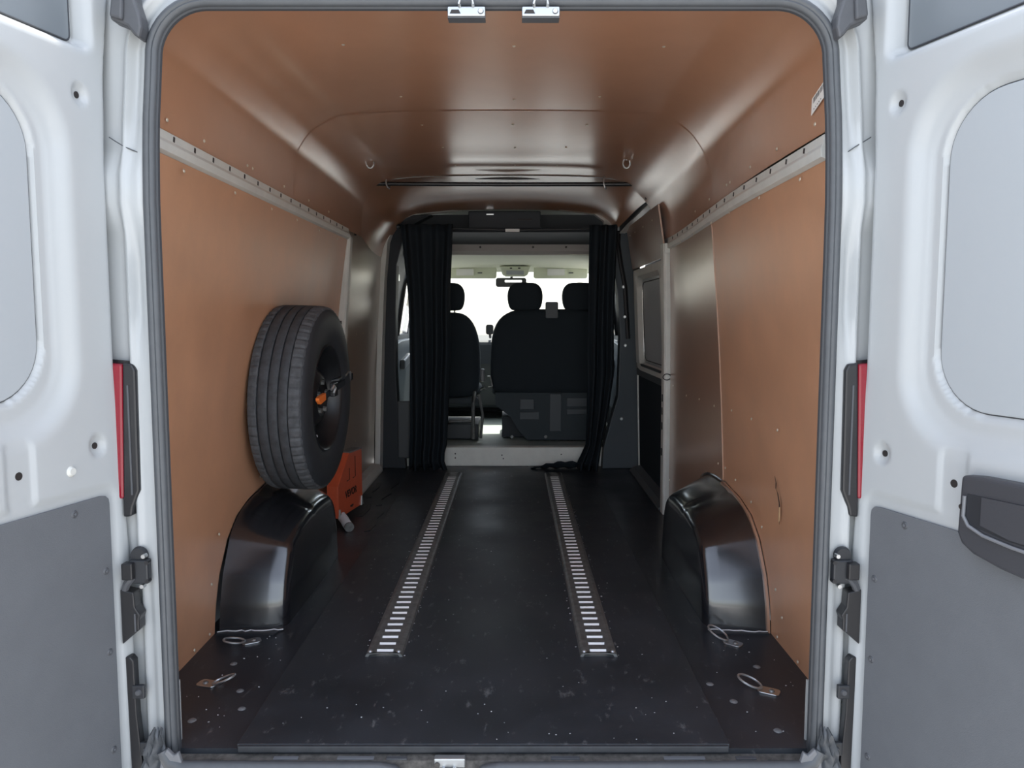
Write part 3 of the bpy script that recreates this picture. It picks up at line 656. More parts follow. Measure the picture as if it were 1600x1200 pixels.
# ------------------------------------------------------------------ cargo tracks
def track(X, label, x0=0):
    t = thing('cargo_track', label, 'cargo track', (X, 2.28, 0), 'floor cargo tracks')
    y0, y1 = 2.285, 5.05; zt = BT + .011; w = .112
    m = MB()
    for s in (-1, 1):
        m.prism([(s * .058, BT), (s * .054, zt - .003), (s * .045, zt), (s * .0275, zt), (s * .0275, zt - .003), (s * .044, zt - .004), (s * .048, BT)], lambda u, v, ww: (X + u, ww, v), y0, y1)
    m.box((X, y0 + .006, zt - .0015), (.10, .012, .003)); m.box((X, (5.05 + 4.93) / 2, zt - .0015), (.10, .12, .003))
    m.box((X, (y0 + y1) / 2, BT + .0006), (.10, y1 - y0 - .01, .001))
    m.build('plate', 'galv', t, smooth=0)
    bar = MB().prism([(-.0265, 0), (.0265, 0), (.0265, 1), (-.0265, 1)], lambda u, v, ww: (u, ww if v else ww, v), 0, 0)
    yy = y0 + .014; k = 0; bar0 = slot0 = None
    while yy < 4.92:
        if bar0 is None:
            bar0 = MB().box((0, 0, 0), (.056, .030, .003)).build('bar', 'galv', smooth=0)
            q = MB(); q.prism([(-.004, -.0085), (.0085, .0052), (.0095, .0042), (-.003, -.0095)], lambda u, v, ww: (ww, u, v), -.0255, .0255)  # tongue tilted rearwards, shaped to catch light from the sky
            slot0 = q.build('slot', 'galv_sheen', smooth=0)
        a = bar0 if k == 0 else bar0.copy(); b_ = slot0 if k == 0 else slot0.copy()
        if k: C.objects.link(a); C.objects.link(b_)
        a.parent = t; b_.parent = t
        a.location = (0, yy + .0508 * .66 - 2.28, zt - .0016); b_.location = (0, yy + .0508 * .10 - 2.28, zt - .0045)
        yy += .0508; k += 1
    for s in (-1, 1): MB().disc((X + s * .044, y0 + .014, zt), (0, 0, 1), .008, .004, 8, .005).build('end_screw', 'zinc', t)
    return t
track(-.346, 'slotted galvanised cargo track on the floor, nearer the spare wheel')
track(.317, 'slotted galvanised cargo track on the floor, farther from the spare wheel')

# ------------------------------------------------------------------ tie-down rings
def ring_td(x, y, rot, lab, up=.3):
    t = thing('tie_down_ring', lab, 'tie-down ring', (x, y, FZ), 'floor tie-down rings')
    c, s = math.cos(rot), math.sin(rot)
    T = lambda a, b_, z: (x + c * a - s * b_, y + s * a + c * b_, FZ + z)
    m = MB(); pts = rrect(0, 0, .030, .020, .012, 4); m.prism(pts, lambda u, v, w: T(u, v, w), 0, .004); m.build('cup', 'steel', t, smooth=0, bevel=.001)
    L = [T(-.02 - .033 + .033 * math.cos(k * math.pi / 10), .024 * math.sin(k * math.pi / 10), .008 + up * .03 * (1 - math.cos(k * math.pi / 10))) for k in range(20)]
    MB().tube(L, .0032, 8, closed=True).build('ring', 'zinc', t)
    MB().disc(T(.008, 0, .004), (0, 0, 1), .009, .004, 12, .006).build('bolt', 'galv', t)
ring_td(-.827, 2.13, 2.9, 'steel tie-down ring on the floor at the left wall, nearest the rear sill', .45)
ring_td(-.80, 2.42, .5, 'steel tie-down ring on the floor in front of the left wheel arch', .25)
ring_td(.765, 2.405, -.7, 'steel tie-down ring on the floor in front of the right wheel arch', .5)
ring_td(.775, 2.085, -.5, 'steel tie-down ring at the right wall with its loop lying free, nearest the sill', .35)

# ------------------------------------------------------------------ spare wheel
SY, SZ, SR = 3.03, .733, .362
SX0, SX1 = -.885, -.668
tilt = Matrix.Rotation(R(-2), 4, 'Z') @ Matrix.Rotation(R(1.5), 4, 'Y')
sc_ = Vector(((SX0 + SX1) / 2, SY, SZ))
def tfn(r, a, x): return tuple(sc_ + tilt @ Vector((x, r * math.cos(a), r * math.sin(a))))
sw = thing('spare_wheel', 'worn black spare tyre on a black steel wheel standing on the left wheel arch', 'spare wheel', tuple(sc_ - Vector((0, 0, SR))))
H = (SX1 - SX0) / 2
prof = [(.205, -H * .80), (.225, -H * .93), (.27, -H * 1.0), (.315, -H * .98), (.345, -H * .90), (SR - .010, -H * .80), (SR - .010, H * .80), (.345, H * .90), (.315, H * .98), (.27, H * 1.0), (.225, H * .93), (.205, H * .80), (.200, 0)]
MB().lathe(prof, tfn, 96).build('tyre', 'sidewall', sw, smooth=50)
def rib(a, b_, rr=SR):
    MB().lathe([(SR - .013, a), (rr - .002, a + .001), (rr, a + .004), (rr, b_ - .004), (rr - .002, b_ - .001), (SR - .013, b_)], tfn, 96).build('tread_rib', 'tread_rubber', sw, smooth=40)
for a, b_ in ((-.056, -.0215), (-.0185, .0145), (.0175, .0500)): rib(a, b_)
def shoulder(a, b_, s):
    m = MB(); seg = 240; prof = [(SR - .014, a), (SR - .001, a), (SR, a + s * .004), (SR - .001, (a + b_) / 2), (SR - .006, b_), (SR - .018, b_ + s * .006), (SR - .030, b_ + s * .004)]
    vs = []; n = len(prof)
    for k in range(seg):
        cut = .004 if k % 4 == 0 else 0; 
        for i, (r, x) in enumerate(prof): vs.append(tfn(r - (cut if 1 <= i <= 5 else 0), 2 * math.pi * k / seg, x))
    m.add(vs, [(k * n + i, k * n + i + 1, ((k + 1) % seg) * n + i + 1, ((k + 1) % seg) * n + i) for k in range(seg) for i in range(n - 1)])
    m.build('shoulder_tread', 'worn_rubber', sw, smooth=0)
shoulder(.053, .090, 1); shoulder(-.061, -.092, -1)
# steel rim: barrel, pierced disc, centre bore, nuts
barrel = [(.212, H * .86), (.206, H * .90), (.198, H * .84), (.192, H * .60), (.180, H * .45), (.178, -H * .5), (.2, -H * .8), (.205, -H * .78), (.184, -H * .5), (.186, H * .42), (.198, H * .58), (.204, H * .78)]
rm = MB().lathe(barrel, tfn, 64).build('rim', 'rim_black', sw, smooth=40)
m = MB(); seg = 64; rad = [(.036, .030), (.050, .044), (.075, .050), (.095, .040), (.112, .022), (.140, .004), (.155, -.006), (.180, -.010)]
vs = [tfn(r, 2 * math.pi * k / seg, x + .02) for k in range(seg) for r, x in rad]; n = len(rad); fs = []
for k in range(seg):
    for i in range(n - 1):
        if i in (4, 5) and k % 4 in (0, 1): continue          # vent holes
        fs.append((k * n + i, k * n + i + 1, ((k + 1) % seg) * n + i + 1, ((k + 1) % seg) * n + i))
m.add(vs, fs); m.build('disc', 'rim_black', rm, smooth=40, solid=.005)
for k in range(5):
    a = 2 * math.pi * k / 5 + .3
    MB().disc(tfn(.060, a, .066), tuple(tilt @ Vector((1, 0, 0))), .011, .014, 6, .010).build('wheel_nut', 'galv', rm, smooth=0)
MB().tube([tfn(.168, 1.2 + math.pi, .03), tfn(.155, 1.2 + math.pi, .07)], .005, 8).build('valve', 'chip', rm)
# strap that holds it
t = thing('ratchet_strap', 'orange strap end with small metal ratchet across the spare wheel hub', 'ratchet strap', tfn(0, 0, H + .01))
A = lambda y, z, x: tuple(Vector((SX1 + x, y, z)))
MB().prism([(2.795, .752), (2.815, .757), (2.850, .760), (2.90, .762), (2.90, .735), (2.85, .730), (2.825, .727), (2.80, .741)], lambda u, v, w: A(u, v, w), -.004, .010).build('tag', 'orange_strap', t, smooth=0, bevel=.002)
MB().prism([(2.90, .757), (3.42, .800), (3.42, .772), (2.90, .735)], lambda u, v, w: A(u, v, w), .000, .004).build('webbing', 'cloth_black', t, smooth=0)
MB().box(A(3.02, .765, .012), (.020, .06, .055)).build('ratchet', 'rim_black', t, smooth=0, bevel=.004)
MB().tube([A(3.0, .80, .010), A(3.0, .805, .034), A(3.05, .810, .034), A(3.05, .80, .010)], .006, 8).build('ratchet_handle', 'rim_black', t)
MB().tube([A(2.94, .77, .02), A(2.955, .785, .028), A(2.97, .775, .03), A(2.965, .755, .024)], .005, 8).build('ring', 'zinc', t)
MB().tube([A(3.26, .80, .004), A(3.29, .815, .012), A(3.32, .81, .014), A(3.33, .785, .012), A(3.345, .77, .006)], .005, 8).build('hook', 'steel', t)

# ------------------------------------------------------------------ orange metal case behind the left arch
OP = Vector((-.828, 3.795, 0)); od = Vector((.156, .988, 0)); on = Vector((.988, -.156, 0))
ofn = lambda u, v, w: tuple(OP + od * u + on * w + Vector((0, 0, v)))
t = thing('heater_case', 'orange metal case with black lettering standing beside the left wheel arch', 'metal case', tuple(OP))
oc = MB().prism([(0, .035), (.345, .030), (.345, .325), (.335, .338), (.16, .345), (.0, .200)], ofn, -.06, .0).build('case', 'orange', t, smooth=0, bevel=.003)
MB().prism([(.16, .342), (.34, .336), (.34, .343), (.16, .349)], ofn, -.055, .003).build('top_edge', 'handle_bright', oc, smooth=0)
for u0 in (.105, .19):
    MB().tube([ofn(u0 + .05, .315 if u0 > .15 else .265, .0), ofn(u0 + .05, .205, .0), ofn(u0 + .015, .203, .0)], .003, 6).build('slot', 'black_ink', oc)
tc = bpy.data.curves.new('lettering', 'FONT'); tc.body = 'VEVOR'; tc.size = .052; tc.extrude = .0006; tc.align_x = 'CENTER'; tc.space_character = 1.0
tc.offset = .0012; tf = bpy.data.objects.new('tmp', tc); C.objects.link(tf)
bpy.context.view_layer.update()
lm = bpy.data.meshes.new_from_object(tf.evaluated_get(bpy.context.evaluated_depsgraph_get())); bpy.data.objects.remove(tf)
lm.materials.clear(); lm.materials.append(M['black_ink']); to = bpy.data.objects.new('lettering', lm); C.objects.link(to)
to.parent = oc
mt_ = Matrix((( od.x, 0, on.x, 0), (od.y, 0, on.y, 0), (0, 1, 0, 0), (0, 0, 0, 1)))
to.matrix_parent_inverse = Matrix.Identity(4)
to.matrix_basis = Matrix.Translation(Vector(ofn(.175, .118, .0015))) @ mt_
MB().box(ofn(.18, .062, .001), (.012, .035, .008)).build('badge', 'black_ink', oc, smooth=0)
for u in (.01, .325):
    MB().prism([(u - .012, .030), (u + .024, .030), (u + .004, .080), (u - .004, .080)], ofn, -.002, .006).build('corner_tab', 'zinc', oc, smooth=0, bevel=.001)
link(oc, t) if oc.parent is None else None
t2 = thing('flexible_duct', 'short ribbed silver duct on the floor below the orange case', 'duct', (-.80, 3.76, 0))
P_ = [Vector(p) for p in ((-.83, 3.86, .035), (-.80, 3.80, .03), (-.775, 3.74, .024), (-.755, 3.70, .020))]
path = []; rad_ = []
for i in range(len(P_) - 1):
    for k in range(8): path.append(P_[i].lerp(P_[i + 1], k / 8)); rad_.append(.020 if (k % 2) else .0235)
MB().tube(path, rad_, 12).build('duct', 'chip', t2, smooth=30)
MB().disc(path[-1], (path[-1] - path[-2]), .024, .010, 14).build('collar', 'galv', t2)

# ------------------------------------------------------------------ black rail under the ceiling, screw eyes
t = thing('hanging_rail', 'thin black rail across the van just under the ceiling', 'rail', (0, 4.35, 1.784))
MB().tube([(-.772, 4.35, 1.787), (0, 4.35, 1.783), (.752, 4.35, 1.784)], .0115, 12).build('tube', 'rim_black', t)
for x in (-.772, .752): MB().disc((x, 4.35, 1.786), (1 if x > 0 else -1, 0, 0), .015, .008, 12).build('end_cap', 'black_plastic', t)
MB().tube([(-.774, 4.35, 1.785), (-.79, 4.34, 1.74), (-.80, 4.33, 1.68), (-.815, 4.32, 1.58), (-.825, 4.32, 1.50)], .006, 8).build('bracket_strip', 'black_plastic', t)
MB().tube([(.754, 4.35, 1.785), (.775, 4.34, 1.755), (.79, 4.33, 1.70)], .006, 8).build('bracket_strip', 'black_plastic', t)
for x, y, z, lab in ((-.66, 3.9, 1.825, 'steel screw eye in the ceiling at the left end of the rail'), (.615, 3.9, 1.825, 'steel screw eye in the ceiling at the right end of the rail')):
    t = thing('screw_eye', lab, 'screw eye', (x, y, z), 'ceiling screw eyes')
    MB().tube([(x + .018 * math.cos(a), y, z - .015 + .024 * math.sin(a)) for a in [k * math.pi / 8 for k in range(16)]], .004, 8, closed=True).build('eye', 'zinc', t)
    MB().disc((x, y, z + .008), (0, 0, -1), .009, .008, 12, .006).build('collar', 'steel', t)
for x, lab in ((-.645, 'bent steel hook gripping the left part of the black rail'), (.56, 'bent steel hook gripping the right part of the black rail')):
    t = thing('rail_hook', lab, 'hook', (x, 4.35, 1.82), 'rail hooks')
    MB().tube([(x, 4.35, 1.835), (x - .008, 4.335, 1.81), (x - .008, 4.332, 1.785), (x, 4.335, 1.764), (x + .006, 4.352, 1.760), (x + .006, 4.368, 1.772)], .0042, 8).build('hook', 'zinc', t)
    MB().disc((x, 4.35, 1.838), (0, 0, -1), .010, .006, 10).build('plate', 'steel', t)
# cable tie on the right post
t = thing('cable_tie', 'thin dark wire loop tied round the right white post', 'wire loop', (.862, 4.02, .73))
MB().tube([(.858 + .020 * math.cos(a), 4.02 - .003 * math.sin(3 * a), .735 + .016 * math.sin(a)) for a in [.5 + k * 5.2 / 18 for k in range(19)]], .0025, 6).build('loop', 'black_plastic', t)
MB().tube([(.876, 4.02, .742), (.895, 4.00, .748), (.905, 3.99, .738)], .002, 6).build('tail', 'black_plastic', t)

# ------------------------------------------------------------------ barcode sticker
st_ = thing('barcode_sticker', 'white paper barcode sticker on the brown board near the top right corner', 'sticker', (.8, 1.93, 1.59))
sa = R(-17); sfn = lambda u, v, w: (lerp(1.59 + v, sorted((z, -x) for x, z in CS[:5])) - .002 - w, 1.958 - (u * math.cos(sa) - v * math.sin(sa)), 1.592 + (u * math.sin(sa) * -1 + v * math.cos(sa)))
MB().prism([(-.045, -.020), (.045, -.020), (.045, .020), (-.045, .020)], sfn, 0.002, .003).build('paper', 'paper', st_, smooth=0)
x = -.034
mb = MB()
while x < .034:
    w_ = rnd.choice((.0012, .002, .003)); mb.prism([(x, .003), (x + w_, .003), (x + w_, .016), (x, .016)], sfn, .0031, .0034); x += w_ + rnd.choice((.0014, .002, .003))
o = mb.build('bars', 'black_ink', st_, smooth=0); o['kind'] = 'stuff'
mb = MB(); x = -.03
for k in range(5):
    mb.prism([(x, -.014), (x + .006, -.014), (x + .006, -.004), (x + .003, -.007), (x, -.004)], sfn, .0031, .0034); x += .011
o = mb.build('print', 'black_ink', st_, smooth=0); o['kind'] = 'stuff'

# ------------------------------------------------------------------ curtains and their rod
t = thing('curtain_rod', 'thin black curtain rod across the cab opening with a white tag', 'curtain rod', (0, 5.25, 1.64))
MB().tube([(-.73, 5.25, 1.655), (-.3, 5.25, 1.640), (.04, 5.25, 1.632), (.4, 5.25, 1.636), (.73, 5.25, 1.642)], .006, 10).build('rod', 'rim_black', t)
MB().box((.045, 5.242, 1.630), (.095, .004, .020)).build('tag', 'paper', t, smooth=0)
for x in (-.735, .735): MB().disc((x, 5.25, 1.655 if x < 0 else 1.642), (-1 if x > 0 else 1, 0, 0), .016, .02, 12).build('bracket', 'black_plastic', t)
def curtain(name, lab, left, right, zt, zb, waves, y0):
    t = thing('curtain', lab, 'curtain', ((left(0) + right(0)) / 2, y0, zb), 'black curtains')
    rows = []
    for k in range(29):
        v = k / 28; z = zt + (zb - zt) * v; a, b_ = left(v), right(v); row = []
        for j in range(61):
            u = j / 60
            row.append((a + (b_ - a) * u, y0 + (.020 + .012 * v) * math.sin(u * math.pi * 2 * waves + .6 * math.sin(3 * v)) + .006 * math.sin(u * 31 + v * 5), z + .012 * math.sin(u * math.pi * 2 * waves) * (v > .98)))
        rows.append(row)
    MB().grid(rows).build('cloth', 'cloth_black', t, smooth=180, solid=.003)
    return t, rows
L_ = lambda v: lerp(v, [(0, -.70), (.3, -.655), (.6, -.65), (.85, -.655), (1, -.665)])
Rr = lambda v: lerp(v, [(0, -.352), (.3, -.376), (.5, -.37), (.75, -.392), (.9, -.405), (.95, -.43), (1, -.40)])
ct, rows = curtain('curtain', 'black curtain hanging left of the cab opening behind the driver', L_, Rr, 1.665, .005, 4, 5.19)
L2 = lambda v: lerp(v, [(0, .560), (.4, .556), (.75, .552), (.9, .545), (.95, .50), (1, .47)])
R2 = lambda v: lerp(v, [(0, .745), (.2, .735), (.4, .73), (.6, .735), (.75, .70), (.88, .655), (1, .63)])
ct2, rows2 = curtain('curtain', 'black curtain hanging right of the cab opening, gathered at its foot', L2, R2, 1.66, .006, 3, 5.19)
hem = [[(.17 + .42 * k / 16, 5.20 + .04 * j / 4, .010 + .035 * math.sin(k / 16 * math.pi) * (1 - j / 4) + .03 * (k / 16) * (1 - j / 4) + .006 * math.sin(k * 1.9 + j)) for k in range(17)] for j in range(5)]
MB().grid(hem).build('hem', 'cloth_black', ct2, smooth=180, solid=.004)
for ct_, xs in ((ct, (-.62, -.565, -.51, -.45, -.40)), (ct2, (.59, .64, .70))):
    for x in xs:
        z = 1.655 - (x + .73) * .03 if x < 0 else 1.638
        MB().tube([(x, 5.25 + .013 * math.cos(a), z - .004 + .015 * math.sin(a)) for a in [k * math.pi / 6 for k in range(12)]], .002, 6, closed=True).build('curtain_ring', 'steel', ct_)

# ------------------------------------------------------------------ cab shell
cabs = sempty('wall_cab')
# side frames with window openings, front bulkhead, roof skin
for s in (-1, 1):
    n_ = 4 if s < 0 else 5
    d_ = sempty('door_%d' % n_, (s * .9, 6.2, 0))
    m = MB(); X0 = s * .90
    xf = lambda z: s * lerp(z, [(0, .93), (.8, .92), (1.3, .84), (1.6, .76)])
    for y0, y1, z0, z1 in ((5.40, 6.22, -.3, 1.62), (6.22, 6.95, -.3, .90), (6.22, 6.95, 1.45, 1.62), (6.95, 7.15, -.3, 1.62), (7.15, 7.9, -.3, .95)):
        zz = [z0 + (z1 - z0) * k / 5 for k in range(6)]
        m.grid([[(xf(z), y, z) for z in zz] for y in (y0, y1)])
    m.build('frame', 'cab_dark', d_, smooth=0, solid=.05, offset=-s)
    MB().prism([(5.9, .28), (6.85, .28), (6.85, .86), (6.3, .86), (5.9, .83)], lambda u, v, w: (xf(v) - s * w, u, v), .0, .045).build('door_trim', 'cab_trim', d_, smooth=0, bevel=.012)
    MB().prism([(6.25, .62), (6.62, .66), (6.64, .74), (6.25, .70)], lambda u, v, w: (xf(v) - s * w, u, v), .046, .09).build('grip', 'handle_bright', d_, smooth=0, bevel=.012)
    MB().tube([(xf(z) - s * .01, y, z) for y, z in ((6.24, .9), (6.24, 1.30), (6.28, 1.42), (6.38, 1.45), (6.9, 1.45))], .02, 8).build('window_seal', 'rim_black', d_)
    MB().prism([(5.42, 1.10), (5.60, 1.10), (5.62, 1.55), (5.42, 1.58)], lambda u, v, w: (xf(v) - s * w, u, v), .0, .02).build('pillar_trim', 'headliner', d_, smooth=0, bevel=.008)
    w_ = MB().grid([[(xf(z) + s * .004, y, z) for z in (.9, 1.1, 1.3, 1.45)] for y in (6.22, 6.95)]).build('window_%d' % (2 if s < 0 else 3), 'glass', smooth=60); struct(w_)
    # seat belt with its guide on the pillar
    t = thing('seat_belt', 'seat belt with metal guide on the %s cab pillar' % ('driver side' if s < 0 else 'passenger side'), 'seat belt', (s * .78, 5.5, .4), 'cab seat belts')
    MB().prism([(5.50, .35), (5.55, .35), (5.55, 1.32), (5.50, 1.32)], lambda u, v, w: (xf(v) - s * w, u, v), .052, .055).build('webbing', 'cab_grey', t, smooth=0)
    MB().box((xf(1.32) - s * .06, 5.525, 1.33), (.02, .07, .05)).build('guide', 'steel', t, smooth=0, bevel=.006)
    MB().box((xf(.75) - s * .065, 5.53, .76), (.03, .05, .09)).build('buckle', 'cab_grey', t, smooth=0, bevel=.008)
fb = MB().prism([(7.75, -.3), (7.95, -.3), (7.95, .85), (7.75, .85)], lambda u, v, w: (w, u, v), -.93, .93).build('firewall', 'cab_dark', cabs, smooth=0)
MB().grid([[(x, y, z) for x in (-.80, -.4, 0, .4, .80)] for y, z in ((5.36, 2.05), (6.2, 2.03), (6.75, 1.72), (6.85, 1.50))]).build('roof_skin', 'white_paint', cabs, smooth=0, solid=.004)
for s in (-1, 1): MB().grid([[(s * .80, y, z), (s * .97, y, zb)] for y, z, zb in ((5.36, 2.06, 1.55), (6.2, 2.03, 1.55), (6.75, 1.72, 1.5), (6.9, 1.47, 1.45))]).build('roof_side', 'white_paint', cabs, smooth=0, solid=.004)
ws = MB().grid([[(x, y - .10 * (x / .8) ** 2, z) for x in (-.80, -.6, -.4, -.2, 0, .2, .4, .6, .80)] for y, z in ((6.86, 1.50), (7.2, 1.27), (7.55, 1.02), (7.85, .80))]).build('window_1', 'glass', smooth=60); struct(ws)
for s in (-1, 1): MB().tube([(s * .80, 6.78, 1.50), (s * .84, 7.1, 1.27), (s * .88, 7.45, 1.02), (s * .91, 7.78, .78)], .05, 8).build('front_pillar', 'headliner', cabs)
# headliner, header beam, overhead shelf
struct_h = MB().grid([[(x, y, z - .02 * (abs(x) / .8) ** 3) for x in (-.78, -.6, -.4, -.2, 0, .2, .4, .6, .78)] for y, z in ((5.92, 1.545), (6.2, 1.535), (6.5, 1.52), (6.75, 1.495), (6.88, 1.465))]).build('headliner', 'headliner', cabs, smooth=60, solid=.02, offset=-1)
MB().prism([(5.88, 1.545), (5.93, 1.520), (5.96, 1.520), (5.96, 1.62), (5.90, 1.62)], lambda u, v, w: (w, u, v), -.80, .80).build('header_beam', 'header_beam', cabs, smooth=0, bevel=.004)
for x in (-.2, .2, .45): MB().disc((x, 5.885, 1.575), (0, -1, .3), .008, .004, 10).build('fastener', 'dirt', cabs)
t = thing('overhead_shelf', 'dark storage shelf above the cab opening with a black box in its middle', 'shelf', (0, 5.6, 1.62))
MB().prism([(5.38, 1.665), (5.40, 1.635), (5.88, 1.595), (5.88, 1.615), (5.42, 1.655)], lambda u, v, w: (w, u, v), -.76, .76).build('tray', 'cab_dark', t, smooth=0, bevel=.003)
MB().box((0, 5.80, 1.71), (1.5, .02, .19)).build('back_panel', 'cab_grey', t, smooth=0)
bx = MB().box((-.01, 5.50, 1.715), (.50, .22, .125)).build('box', 'cab_dark', t, smooth=0, bevel=.006)
MB().box((-.11, 5.387, 1.755), (.05, .006, .008)).build('latch', 'steel', bx, smooth=0); MB().box((.13, 5.387, 1.72), (.10, .006, .012)).build('vent', 'black_ink', bx, smooth=0)
# visors, console, mirror
for x, lab in ((-.33, 'cream sun visor above the windscreen on the driver side'), (.46, 'cream sun visor above the windscreen on the passenger side')):
    t = thing('sun_visor', lab, 'sun visor', (x, 6.8, 1.43), 'sun visors')
    q = MB().prism(rrect(0, 0, .235, .052, .02, 4), lambda u, v, w: (x + u, 6.74 + w + v * .25, 1.432 + v), -.012, .012).build('pad', 'visor', t, smooth=0, bevel=.008)
    MB().box((x - .04, 6.722, 1.435), (.15, .004, .055)).build('label', 'paper', q, smooth=0)
    MB().box((x + .09, 6.722, 1.43), (.04, .006, .008)).build('clip', 'cab_grey', q, smooth=0)
t = thing('overhead_console', 'cream overhead lamp console at the centre of the headliner', 'console', (.06, 6.7, 1.47))
oc2 = MB().prism([(-.135, .035), (-.11, -.035), (-.08, -.050), (.08, -.050), (.11, -.035), (.135, .035)], lambda u, v, w: (.065 + u, 6.62 + w, 1.445 + v), -.02, .10).build('housing', 'visor', t, smooth=0, bevel=.01)
MB().box((.065, 6.598, 1.425), (.15, .006, .035)).build('lamp_lens', 'panel_paint', oc2, smooth=0, bevel=.002)
MB().box((.03, 6.596, 1.462), (.02, .006, .010)).build('switch', 'black_ink', oc2, smooth=0); MB().box((.10, 6.596, 1.462), (.02, .006, .010)).build('switch', 'black_ink', oc2, smooth=0)
t = thing('rear_view_mirror', 'black rear-view mirror hanging below the overhead console', 'mirror', (.03, 6.85, 1.33))
q = MB().prism(rrect(.03, 1.352, .135, .040, .02, 5), lambda u, v, w: (u, 6.82 + w, v), -.012, .02).build('housing', 'black_plastic', t, smooth=0, bevel=.006)
MB().prism(rrect(.05, 1.362, .075, .010, .004, 3), lambda u, v, w: (u, 6.82 + w, v), -.0135, -.012).build('glass', 'mirror_glass', q, smooth=0)
MB().tube([(.03, 6.84, 1.38), (.04, 6.87, 1.43)], .012, 8).build('stem', 'black_plastic', t)
# dashboard
t = thing('dashboard', 'black dashboard beneath the windscreen', 'dashboard', (0, 7.4, .15))
MB().prism([(7.15, .2), (7.05, .62), (7.10, .82), (7.25, .88), (7.80, .82), (7.80, .2)], lambda u, v, w: (w, u, v), -.86, .86).build('body', 'cab_dark', t, smooth=0, bevel=.03)
t = thing('steering_wheel', 'black steering wheel beyond the driver seat', 'steering wheel', (-.48, 6.95, .85))
MB().tube([(-.48 + .2 * math.cos(a), 6.92 + .1 * math.sin(a), .84 + .17 * math.sin(a)) for a in [k * math.pi / 12 for k in range(24)]], .014, 8, closed=True).build('rim', 'black_plastic', t)
MB().tube([(-.48, 6.92, .84), (-.48, 7.12, .74)], .05, 10).build('hub', 'black_plastic', t)
MB().box((-.48, 6.92, .84), (.38, .02, .03)).build('spoke', 'black_plastic', t, smooth=0)
t = thing('phone_holder', 'small black phone holder on the dashboard between the seats', 'holder', (-.16, 7.15, .86))
MB().prism(rrect(-.165, .935, .034, .045, .02, 4), lambda u, v, w: (u, 6.98 + w, v), -.01, .01).build('cradle', 'black_plastic', t, smooth=0, bevel=.004)
MB().tube([(-.165, 7.0, .92), (-.165, 7.15, .86)], .012, 8).build('arm', 'black_plastic', t)

# ------------------------------------------------------------------ seats
def sup(cx, cy, z, hx, hy, e=3., n=28, lean=0):
    out = []
    for k in range(n):
        a = 2 * math.pi * k / n; c, s = math.cos(a), math.sin(a)
        out.append((cx + hx * math.copysign(abs(c) ** (2 / e), c), cy + hy * math.copysign(abs(s) ** (2 / e), s), z))
    return out
def pad(secs, name, mt, parent, sub=1):
    return MB().loft([sup(*q) for q in secs]).build(name, mt, parent, smooth=180, sub=sub)
def headrest(cx, cy, parent):
    h = pad([(cx, cy, 1.095, .085, .035), (cx, cy, 1.105, .115, .045), (cx, cy, 1.15, .132, .05), (cx, cy, 1.21, .138, .052), (cx, cy, 1.26, .130, .05), (cx, cy, 1.295, .105, .044), (cx, cy, 1.312, .065, .03)], 'headrest', 'seat_cloth', parent)
    for s in (-1, 1): MB().tube([(cx + s * .055, cy, 1.03), (cx + s * .055, cy, 1.11)], .007, 8).build('headrest_post', 'steel', h)
t = thing('driver_seat', 'black driver seat partly behind the left curtain', 'seat', (-.45, 6.1, .09), 'cab seats')
pad([(-.45, 5.98, .42, .20, .06), (-.45, 5.97, .46, .235, .075), (-.45, 5.95, .70, .25, .08), (-.45, 5.93, .85, .245, .08), (-.45, 5.92, .97, .215, .075), (-.45, 5.91, 1.04, .17, .065), (-.45, 5.91, 1.075, .12, .05), (-.45, 5.91, 1.085, .06, .03)], 'backrest', 'seat_cloth', t)
headrest(-.455, 5.92, t)
pad([(-.45, 6.2, .42, .23, .24), (-.45, 6.2, .44, .25, .26), (-.45, 6.2, .50, .25, .26), (-.45, 6.2, .53, .22, .23)], 'cushion', 'seat_cloth', t)
MB().box((-.42, 5.94, .40), (.40, .05, .05)).build('rear_bar', 'seat_light', t, smooth=0, bevel=.01)
MB().tube([(-.255, 5.80, .12), (-.255, 5.80, .40), (-.25, 5.9, .47)], .014, 8).build('frame_tube', 'galv', t)
MB().tube([(-.20, 5.84, .12), (-.185, 5.86, .30), (-.215, 5.9, .45)], .011, 8).build('frame_tube', 'galv', t)
MB().box((-.44, 6.15, .16), (.44, .45, .12)).build('plinth', 'cab_grey', t, smooth=0, bevel=.01)
MB().tube([(-.45, 5.93, .24), (-.25, 5.93, .24)], .012, 8).build('cross_tube', 'galv', t)
MB().box((-.185, 5.84, .605), (.035, .05, .10)).build('recliner_cover', 'handle_bright', t, smooth=0, bevel=.012)
MB().tube([(-.20, 5.82, .50), (-.17, 5.80, .52), (-.16, 5.80, .50)], .008, 8).build('lever', 'steel', t)
t = thing('bench_seat', 'black double passenger bench with two headrests', 'seat', (.35, 6.1, .09), 'cab seats')
pad([(.34, 5.93, .46, .43, .06, 5), (.34, 5.93, .48, .465, .075, 5), (.34, 5.91, .70, .47, .08, 5), (.34, 5.90, .90, .46, .08, 5), (.345, 5.89, 1.0, .43, .075, 4.5), (.35, 5.88, 1.06, .385, .065, 4), (.355, 5.88, 1.095, .32, .05, 3.6), (.355, 5.88, 1.11, .26, .03, 3.2)], 'backrest', 'seat_cloth', t)
headrest(.14, 5.89, t); headrest(.555, 5.89, t)
MB().prism(rrect(.34, 1.10, .048, .062, .012, 4), lambda u, v, w: (u, 5.80 + w, v), 0, .03).build('belt_outlet', 'cab_trim', t, smooth=0, bevel=.004)
pad([(.34, 6.2, .42, .45, .24, 5), (.34, 6.2, .44, .47, .26, 5), (.34, 6.2, .52, .46, .26, 5), (.34, 6.2, .54, .42, .23, 5)], 'cushion', 'seat_cloth', t)
